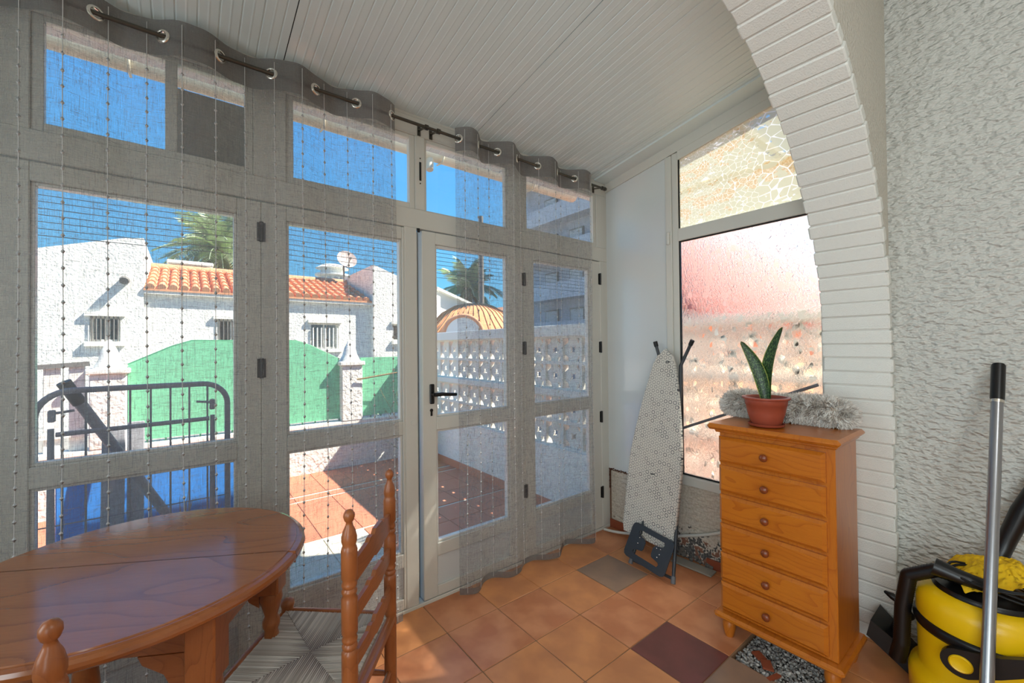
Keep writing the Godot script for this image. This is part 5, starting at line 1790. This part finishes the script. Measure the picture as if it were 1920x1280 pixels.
# ---------- vacuum cleaner ----------
func build_vacuum():
	var t = thing("vacuum_cleaner", "yellow and black drum vacuum cleaner standing by the stucco wall", "vacuum cleaner", Vector3(2.285, 0, 1.905))
	t.scale = Vector3(1, 0.92, 1)
	var b = MB.new()
	b.lathe([Vector2(0.0, 0.03), Vector2(0.19, 0.03), Vector2(0.206, 0.045), Vector2(0.208, 0.12), Vector2(0.20, 0.15), Vector2(0.182, 0.165), Vector2(0.178, 0.175), Vector2(0.181, 0.33), Vector2(0.181, 0.335), Vector2(0.0, 0.335)], Vector3.ZERO, 48)
	obj("drum", b, M.yellow_plastic, t)
	b = MB.new()
	b.lathe([Vector2(0.178, 0.332), Vector2(0.188, 0.334), Vector2(0.192, 0.345), Vector2(0.192, 0.362), Vector2(0.188, 0.373), Vector2(0.178, 0.375)], Vector3.ZERO, 48)
	obj("band", b, M.black_plastic, t)
	b = MB.new()
	b.lathe([Vector2(0.181, 0.372), Vector2(0.184, 0.38), Vector2(0.183, 0.44), Vector2(0.176, 0.465), Vector2(0.160, 0.485), Vector2(0.140, 0.497), Vector2(0.128, 0.498), Vector2(0.124, 0.49), Vector2(0.0, 0.488)], Vector3.ZERO, 48)
	obj("head", b, M.yellow_plastic, t)
	b = MB.new()
	b.lathe([Vector2(0.136, 0.492), Vector2(0.138, 0.505), Vector2(0.130, 0.515), Vector2(0.118, 0.512), Vector2(0.10, 0.525), Vector2(0.05, 0.545), Vector2(0.0, 0.55)], Vector3.ZERO, 40)
	obj("lid", b, M.black_plastic, t)
	# carrying handle with its pivot
	b = MB.new()
	var pv = Vector3(-0.186, 0.30, -0.045)
	var hp = []
	for k in 17:
		var an = PI * 0.5 + PI * k / 16 + 0.35
		hp.append(Vector2(cos(an) * 0.05, sin(an) * 0.05))
	hp.append_array([Vector2(0.09, 0.0), Vector2(0.2, 0.085), Vector2(0.2, 0.135), Vector2(0.09, 0.075)])
	b.extrude(hp, 0.022, Transform3D(Basis(Vector3.BACK, Vector3.UP, Vector3.LEFT), pv))
	obj("handle", b, M.black_plastic, t)
	b = MB.new()
	b.lathe([Vector2(0.0, 0.0), Vector2(0.030, 0.0), Vector2(0.030, 0.004), Vector2(0.026, 0.007), Vector2(0.022, 0.005), Vector2(0.0, 0.004)], pv + Vector3(-0.022, 0, 0), 28, Basis(Vector3.UP, Vector3.LEFT, Vector3.BACK))
	obj("pivot_cap", b, M.yellow_plastic, t)
	# hose
	b = MB.new()
	var c := Curve3D.new()
	for e in [[Vector3(-0.06, 0.555, -0.02), Vector3(0, 0, -0.05)], [Vector3(-0.05, 0.555, -0.12), Vector3(0, 0, -0.04)], [Vector3(-0.05, 0.50, -0.195), Vector3(0, -0.05, -0.01)], [Vector3(-0.05, 0.36, -0.214), Vector3(0, -0.06, 0.0)], [Vector3(-0.05, 0.20, -0.22), Vector3(0, -0.05, -0.01)], [Vector3(-0.04, 0.12, -0.235), Vector3(0, -0.02, -0.03)]]:
		c.add_point(e[0], -e[1], e[1])
	var pts = []
	var rad = []
	for k in 120:
		pts.append(c.sample_baked(c.get_baked_length() * k / 119.0))
		rad.append(0.0245 + 0.0022 * (1.0 if k % 2 else 0.0))
	b.tube(pts, rad, 12)
	obj("hose", b, M.black_plastic, t)
	b = MB.new()
	b.tube([Vector3(-0.075, 0.56, 0.0), Vector3(-0.085, 0.57, -0.06), Vector3(-0.088, 0.585, -0.12)], [0.024, 0.028, 0.034], 16)
	obj("cuff", b, M.black_plastic, t)
	b = MB.new()
	for k in 5:
		var q = []
		for i in 25:
			var an = TAU * i / 24.0
			q.append(Vector3(-0.05 + cos(an) * (0.055 + 0.006 * k), 0.553 + 0.008 * k + 0.012 * sin(an * 2.0 + k), 0.035 + sin(an) * (0.105 + 0.004 * k)))
		b.tube(q, 0.0045, 6, false)
	obj("power_cord", b, M.dark_rubber, t)
	# floor nozzle propped behind the chest
	var n = thing("floor_nozzle", "black vacuum floor nozzle propped between chest and vacuum", "nozzle", Vector3(2.40, 0, 1.66))
	b = MB.new()
	b.hexa([Vector3(-0.06, 0.0, 0.04), Vector3(0.05, 0.0, 0.04), Vector3(0.05, 0.075, 0.055), Vector3(-0.06, 0.085, 0.055), Vector3(-0.09, 0.115, -0.10), Vector3(0.08, 0.115, -0.10), Vector3(0.08, 0.185, -0.085), Vector3(-0.09, 0.185, -0.085)])
	obj("body", b, M.black_plastic, n)
	b = MB.new()
	b.tube([Vector3(0.0, 0.13, -0.02), Vector3(-0.01, 0.20, 0.0), Vector3(-0.03, 0.24, 0.03)], [0.022, 0.02, 0.019], 14)
	obj("neck", b, M.black_plastic, n)
	b = MB.new()
	b.lathe([Vector2(0.0, 0.0), Vector2(0.008, 0.0), Vector2(0.016, 0.02), Vector2(0.014, 0.05), Vector2(0.006, 0.075), Vector2(0.0, 0.078)], Vector3(-0.02, 0.27, 0.02), 14, Basis(Vector3.RIGHT, -1.2))
	obj("pedal", b, M.black_plastic, n)
	# steel tube leaning in front
	var top = Vector3(2.475, 1.285, 1.9415)
	var bot = Vector3(1.885, 0.012, 1.918)
	var w = thing("vacuum_tube", "straight steel vacuum tube with a black end leaning on the stucco wall", "tube", bot)
	b = MB.new()
	var d = top - bot
	b.tube([Vector3.ZERO, d * 0.5, d * 0.90], 0.0165, 20)
	obj("steel_pipe", b, M.steel, w)
	b = MB.new()
	b.tube([d * 0.895, d * 0.90, d * 0.995, d], [0.018, 0.0195, 0.0195, 0.016], 20)
	obj("end_sleeve", b, M.black_plastic, w)
	b = MB.new()
	b.tube([d * 0.887, d * 0.895], 0.0185, 20)
	obj("collar", b, M.chrome, w)
	# dark bent grip at the far side of the cleaner
	b = MB.new()
	b.tube([Vector3(0.10, 0.50, 0.02), Vector3(0.155, 0.60, 0.03), Vector3(0.165, 0.68, 0.05), Vector3(0.175, 0.80, 0.085), Vector3(0.19, 0.97, 0.15)], [0.024, 0.024, 0.027, 0.03, 0.03], 14)
	obj("hose_grip", b, M.black_plastic, t)
	# yellow cloth
	var ynoise := FastNoiseLite.new()
	ynoise.seed = 21
	ynoise.frequency = 3.2
	b = MB.new()
	b.grid(40, 40, func(u, v):
		var x = (u - 0.5) * 0.24
		var z = (v - 0.5) * 0.27
		var e = Vector2(x / 0.12, z / 0.135).length()
		var rag = 1.0 + 0.16 * ynoise.get_noise_2d(atan2(z, x) * 0.35, 3.0)
		return Vector3(x * rag, 0.075 - 0.052 * e * e + 0.030 * ynoise.get_noise_2d(x * 2.4, z * 2.4) + 0.014 * absf(ynoise.get_noise_2d(x * 6.0 + 9.0, z * 6.0)), z * rag))
	var o = obj("cleaning_cloth", b, M.yellow_cloth, null, Transform3D(Basis(Vector3.UP, 0.4), Vector3(2.335, 0.50, 1.945)))
	tag(o, "crumpled yellow cloth draped over the vacuum cleaner lid", "cloth")

# ---------- odds and ends indoors ----------
func build_small_things():
	# gravel where a tile is missing
	var st = MB.new()
	var ico = []
	st.lathe([Vector2(0.0, -0.8), Vector2(0.7, -0.55), Vector2(1.0, 0.0), Vector2(0.75, 0.5), Vector2(0.0, 0.75)], Vector3.ZERO, 6)
	var mm := MultiMesh.new()
	mm.transform_format = MultiMesh.TRANSFORM_3D
	mm.use_colors = true
	mm.mesh = st.mesh()
	var N = 1500
	mm.instance_count = N
	for k in N:
		var x = TX + 3 * PX + 0.012 + rng.randf() * (PX - 0.024)
		var z = TZ + 3 * PZ + 0.012 + rng.randf() * (PZ - 0.024)
		var s = 0.0035 + pow(rng.randf(), 2.2) * 0.007
		var bs = Basis.from_euler(Vector3(rng.randf(), rng.randf() * TAU, rng.randf())) * Basis.from_scale(Vector3(s, s * 0.7, s * (0.7 + rng.randf() * 0.5)))
		mm.set_instance_transform(k, Transform3D(bs, Vector3(x - 2.0, -0.026 + rng.randf() * 0.018 + s * 0.3, z - 1.3)))
		var g = 0.16 + rng.randf() * 0.34
		mm.set_instance_color(k, Color(g, g * 0.93, g * 0.83))
	var mi := MultiMeshInstance3D.new()
	mi.name = "gravel"
	mi.multimesh = mm
	mi.material_override = M.stone
	mi.position = Vector3(2.0, 0, 1.3)
	mi.set_meta("kind", "stuff")
	tag(mi, "loose grey gravel where a floor tile is missing under the chest", "gravel")
	add_child(mi)
	for e in [[Vector3(1.955, -0.004, 1.30), 0.06, 0.045, 0.5, "square broken terracotta chip lying on the gravel"], [Vector3(1.99, -0.006, 1.255), 0.05, 0.04, 0.9, "terracotta chip deepest in the gravel under the chest"], [Vector3(1.905, -0.005, 1.345), 0.07, 0.02, -0.3, "narrow terracotta chip at the edge of the gravel"]]:
		var b = MB.new()
		b.extrude([Vector2(-e[1] / 2, -e[2] / 2), Vector2(e[1] / 2, -e[2] / 2.6), Vector2(e[1] / 2.4, e[2] / 2), Vector2(-e[1] / 2.2, e[2] / 2.5)], 0.008, Transform3D(Basis(Vector3.UP, e[3]) * Basis(Vector3.RIGHT, -PI / 2), Vector3.ZERO))
		var o = obj("tile_chip", b, M.terracotta, null, Transform3D(Basis(), e[0]))
		tag(o, e[4], "tile chip")
	# loose grey strip of tile at the damp wall
	var lb = MB.new()
	lb.box(Vector3.ZERO, Vector3(0.075, 0.009, 0.25), 0.002)
	var lo = obj("loose_tile_strip", lb, M.grey_tile, null, Transform3D(Basis(Vector3.UP, 0.05) * Basis(Vector3.BACK, 0.06), Vector3(2.455, 0.010, 0.70)))
	tag(lo, "loose grey tile strip lying at the foot of the damp wall", "tile")
	var rub = MB.new()
	for k in 26:
		var z = 0.46 + rng.randf() * 0.32
		rub.box(Vector3(2.522 + rng.randf() * 0.012, 0.008 + rng.randf() * 0.10 * (1.0 - absf(z - 0.62) / 0.2) * rng.randf(), z), Vector3(0.02, 0.018, 0.02) * (0.4 + rng.randf()), 0.003, Basis.from_euler(Vector3(rng.randf() * 3, rng.randf() * 3, rng.randf() * 3)))
	var ro = obj("crumbled_mortar", rub, M.subfloor)
	ro.set_meta("kind", "stuff")
	tag(ro, "crumbled grey mortar where the skirting has broken off", "rubble")
	# white hose sagging along the wall
	var hs = MB.new()
	var c := Curve3D.new()
	for e in [Vector3(2.44, 0.011, 0.02), Vector3(2.46, 0.022, 0.14), Vector3(2.50, 0.062, 0.34), Vector3(2.515, 0.105, 0.50), Vector3(2.517, 0.150, 0.62), Vector3(2.517, 0.215, 0.78), Vector3(2.517, 0.30, 0.95), Vector3(2.517, 0.36, 1.10)]:
		c.add_point(e)
	var pts = []
	for k in c.point_count: pts.append(c.get_point_position(k))
	var fine = []
	for k in pts.size() - 1:
		for i in 6:
			var p0 = pts[maxi(k - 1, 0)]
			var p3 = pts[mini(k + 2, pts.size() - 1)]
			fine.append(pts[k].cubic_interpolate(pts[k + 1], p0, p3, i / 6.0))
	fine.append(pts[pts.size() - 1])
	hs.tube(fine, 0.0095, 10)
	var h = obj("white_hose", hs, M.white_metal)
	tag(h, "white flexible hose sagging along the foot of the side wall", "hose")
	# grey pole propped across the rippled window
	var gp = MB.new()
	gp.tube([Vector3(2.492, 0.83, 0.60), Vector3(2.486, 1.165, 1.352)], 0.0085, 10)
	var g = obj("grey_pole", gp, M.foot_grey)
	tag(g, "thin grey pole propped across the rippled window behind the rug", "pole")
	# screw-hole in the floor
	# unseen lamp added behind the camera as extra fill light
	var lamp = thing("added_ceiling_lamp", "round white ceiling lamp added out of view as fill light", "lamp", Vector3(0.6, 2.9, 3.2))
	var b = MB.new()
	b.lathe([Vector2(0.0, 0.0), Vector2(0.19, 0.0), Vector2(0.205, 0.015), Vector2(0.205, 0.05), Vector2(0.195, 0.10), Vector2(0.0, 0.10)], Vector3.ZERO, 36)
	obj("diffuser", b, M.added_lamp_glow, lamp)
	var al := OmniLight3D.new()  # added fill, no such lamp is in view
	al.name = "lamp_fill_light"
	al.light_energy = 0.6
	al.light_color = Color(0.97, 0.99, 1.0)
	al.light_size = 0.2
	al.omni_range = 12.0
	al.omni_attenuation = 2.0
	al.shadow_enabled = true
	al.position = Vector3(0, -0.17, 0)
	lamp.add_child(al)

# ---------- things on the patio ----------
func build_yard_things():
	var f = thing("bed_frame", "grey tubular metal bed frame standing upright outside the window", "bed frame", Vector3(-0.16, -0.047, -0.5))
	var o = Vector3(-0.16, -0.047, -0.5)
	var b = MB.new()
	var pts = []
	pts.append(Vector3(-0.33, 0.0, 0))
	pts.append(Vector3(-0.33, 1.12, 0))
	for k in 9:
		var an = PI - PI / 2 * k / 8
		pts.append(Vector3(-0.22 + cos(an) * 0.11, 1.14 + sin(an) * 0.11, 0))
	for k in 9:
		var an = PI / 2 - PI / 2 * k / 8
		pts.append(Vector3(0.225 + cos(an) * 0.10, 1.15 + sin(an) * 0.10, 0))
	pts.append(Vector3(0.325, 0.0, 0))
	b.tube(pts, 0.0125, 12)
	obj("hoop", b, M.bed_metal, f)
	for k in 8:
		b = MB.new()
		var x = -0.25 + k * 0.0705
		b.tube([Vector3(x, 0.05, 0), Vector3(x, 1.245, 0)], 0.0045, 6)
		obj("rod", b, M.bed_metal, f)
	for y in [0.35, 0.52, 0.69, 0.86, 0.955]:
		b = MB.new()
		b.tube([Vector3(-0.325, y, 0.004), Vector3(0.32, y, 0.004)], 0.0028, 6)
		obj("wire", b, M.bed_metal, f)
	b = MB.new()
	b.tube([Vector3(-0.26, 1.075, 0.05), Vector3(0.25, 1.085, 0.05)], 0.010, 10)
	obj("crossbar", b, M.bed_metal, f)
	for x in [-0.275, 0.262]:
		b = MB.new()
		b.tube([Vector3(x, 0.0, 0.045), Vector3(x, 1.10, 0.045)], [0.017, 0.010], 10)
		obj("side_leg", b, M.bed_metal, f)
		b = MB.new()
		b.tube([Vector3(x - 0.06 * signf(-x) * -1.0, 1.165, 0.0), Vector3(x, 1.16, 0.03)], 0.006, 6)
		b.box(Vector3(x, 1.15, 0.03), Vector3(0.022, 0.05, 0.022), 0.004)
		obj("bracket", b, M.bed_metal, f)
	# leaning post with a dark end
	var lp = thing("leaning_post", "thick grey tube with a dark cap leaning behind the bed frame", "post", Vector3(-0.42, -0.047, -0.62))
	b = MB.new()
	var a0 = Vector3(0.60, 0.0, -0.35)
	var a1 = Vector3(0.0, 1.27, 0.0)
	b.tube([a0, a1], 0.022, 14)
	obj("tube", b, M.bed_metal, lp)
	b = MB.new()
	b.tube([a0.lerp(a1, 0.93), a1 + (a1 - a0).normalized() * 0.012], 0.0255, 14)
	obj("cap", b, M.dark_grey, lp)
	var bd = MB.new()
	bd.box(Vector3(0, 0.5, 0), Vector3(0.09, 1.0, 0.02), 0.004, Basis(Vector3.RIGHT, -0.12))
	var bo = obj("leaning_board", bd, M.grey_board, null, Transform3D(Basis(), Vector3(-0.30, -0.047, -0.93)))
	tag(bo, "narrow grey board leaning upright behind the bed frame", "board")
	bd = MB.new()
	bd.box(Vector3(0, 0.5, 0), Vector3(0.07, 1.06, 0.02), 0.004, Basis(Vector3.RIGHT, -0.10))
	bo = obj("leaning_board", bd, M.grey_board, null, Transform3D(Basis(), Vector3(-0.215, -0.047, -0.98)))
	tag(bo, "taller pale grey board leaning next to the narrow one", "board")
	var bx = thing("blue_crate", "bright blue plastic crate on the patio behind the bed frame", "crate", Vector3(-0.12, -0.047, -1.35))
	b = MB.new()
	for e in [[-0.42, 0.42, 0.0, 0.02, -0.2, 0.2], [-0.42, 0.42, 0.02, 0.74, -0.2, -0.17], [-0.42, 0.42, 0.02, 0.74, 0.17, 0.2], [-0.42, -0.39, 0.02, 0.74, -0.17, 0.17], [0.39, 0.42, 0.02, 0.74, -0.17, 0.17]]:
		b.span(e[0], e[1], e[2], e[3], e[4], e[5], 0.006)
	obj("shell", b, M.blue_plastic, bx)
	for x in [-0.43, 0.43]:
		bar("rim", x - 0.02, x + 0.02, 0.70, 0.74, -0.2, 0.2, M.blue_plastic, bx, 0.006)
	for k in 5:
		var x = -0.38 + k * 0.13
		var pot = thing("patio_pot", ["small white plant pot in front of the blue crate, with a spindly twig", "small terracotta pot beside the white jug", "small grey pot with a dry plant beside the blue crate", "small terracotta pot with pale stalks by the crate", "pale pot at the crate corner nearest the green fence"][k], "pot", Vector3(x + 0.1, -0.047, -1.02 - 0.03 * (k % 2)), 0.0, "little pots around the blue crate")
		b = MB.new()
		var hh = 0.20 + 0.05 * (k % 3)
		b.lathe([Vector2(0.0, 0.0), Vector2(0.04, 0.0), Vector2(0.058, hh), Vector2(0.064, hh), Vector2(0.064, hh + 0.02), Vector2(0.054, hh + 0.02), Vector2(0.05, hh - 0.01), Vector2(0.0, hh - 0.01)], Vector3.ZERO, 20)
		obj("pot", b, [M.limewash_plain, M.terracotta, M.grey_board, M.terracotta, M.pale_tile][k], pot)
		for i in 5:
			b = MB.new()
			var sx = rng.randf() - 0.5
			var sz = rng.randf() - 0.5
			b.tube([Vector3(0, hh - 0.01, 0), Vector3(sx * 0.05, hh + 0.12, sz * 0.05), Vector3(sx * 0.14, hh + 0.22 + rng.randf() * 0.1, sz * 0.12)], [0.005, 0.004, 0.001], 5)
			obj("stalk", b, M.frond_dry, pot)
	# bamboo cane in front of the short fence
	var cn = MB.new()
	cn.tube([Vector3(1.62, 0.99, -3.05), Vector3(2.46, 1.10, -2.98)], 0.010, 8)
	var co = obj("bamboo_cane", cn, M.frond_dry)
	tag(co, "thin pale cane resting across the short green fence", "cane")
	# dry shrub at the corner of the patio
	var sh = thing("dry_shrub", "sprawling dry shrub in the patio corner beside the lattice wall", "shrub", Vector3(2.15, -0.047, -2.72))
	for k in 46:
		b = MB.new()
		var an = rng.randf() * TAU
		var rr = 0.15 + rng.randf() * 0.34
		var hgt = 0.35 + rng.randf() * 0.62
		var e = Vector3(cos(an) * rr, hgt, sin(an) * rr * 0.7)
		e.x = minf(e.x, 0.28)
		e.z = maxf(e.z, -0.3)
		b.tube([Vector3(cos(an) * 0.05, 0, sin(an) * 0.05), Vector3(e.x * 0.4, hgt * 0.55, e.z * 0.4), e], [0.006, 0.004, 0.0015], 5, false)
		for i in 5:
			var q = Vector3(e.x * 0.4, hgt * 0.55, e.z * 0.4).lerp(e, i / 5.0)
			var d = Vector3(rng.randf() - 0.5, rng.randf() * 0.4, rng.randf() - 0.5) * 0.09
			b.tri(q, q + d + Vector3(0.008, 0, 0.008), q + d * 1.4, Vector3.UP, Vector3.UP, Vector3.UP)
		obj("twig", b, M.frond_green if k % 3 else M.frond_dry, sh)
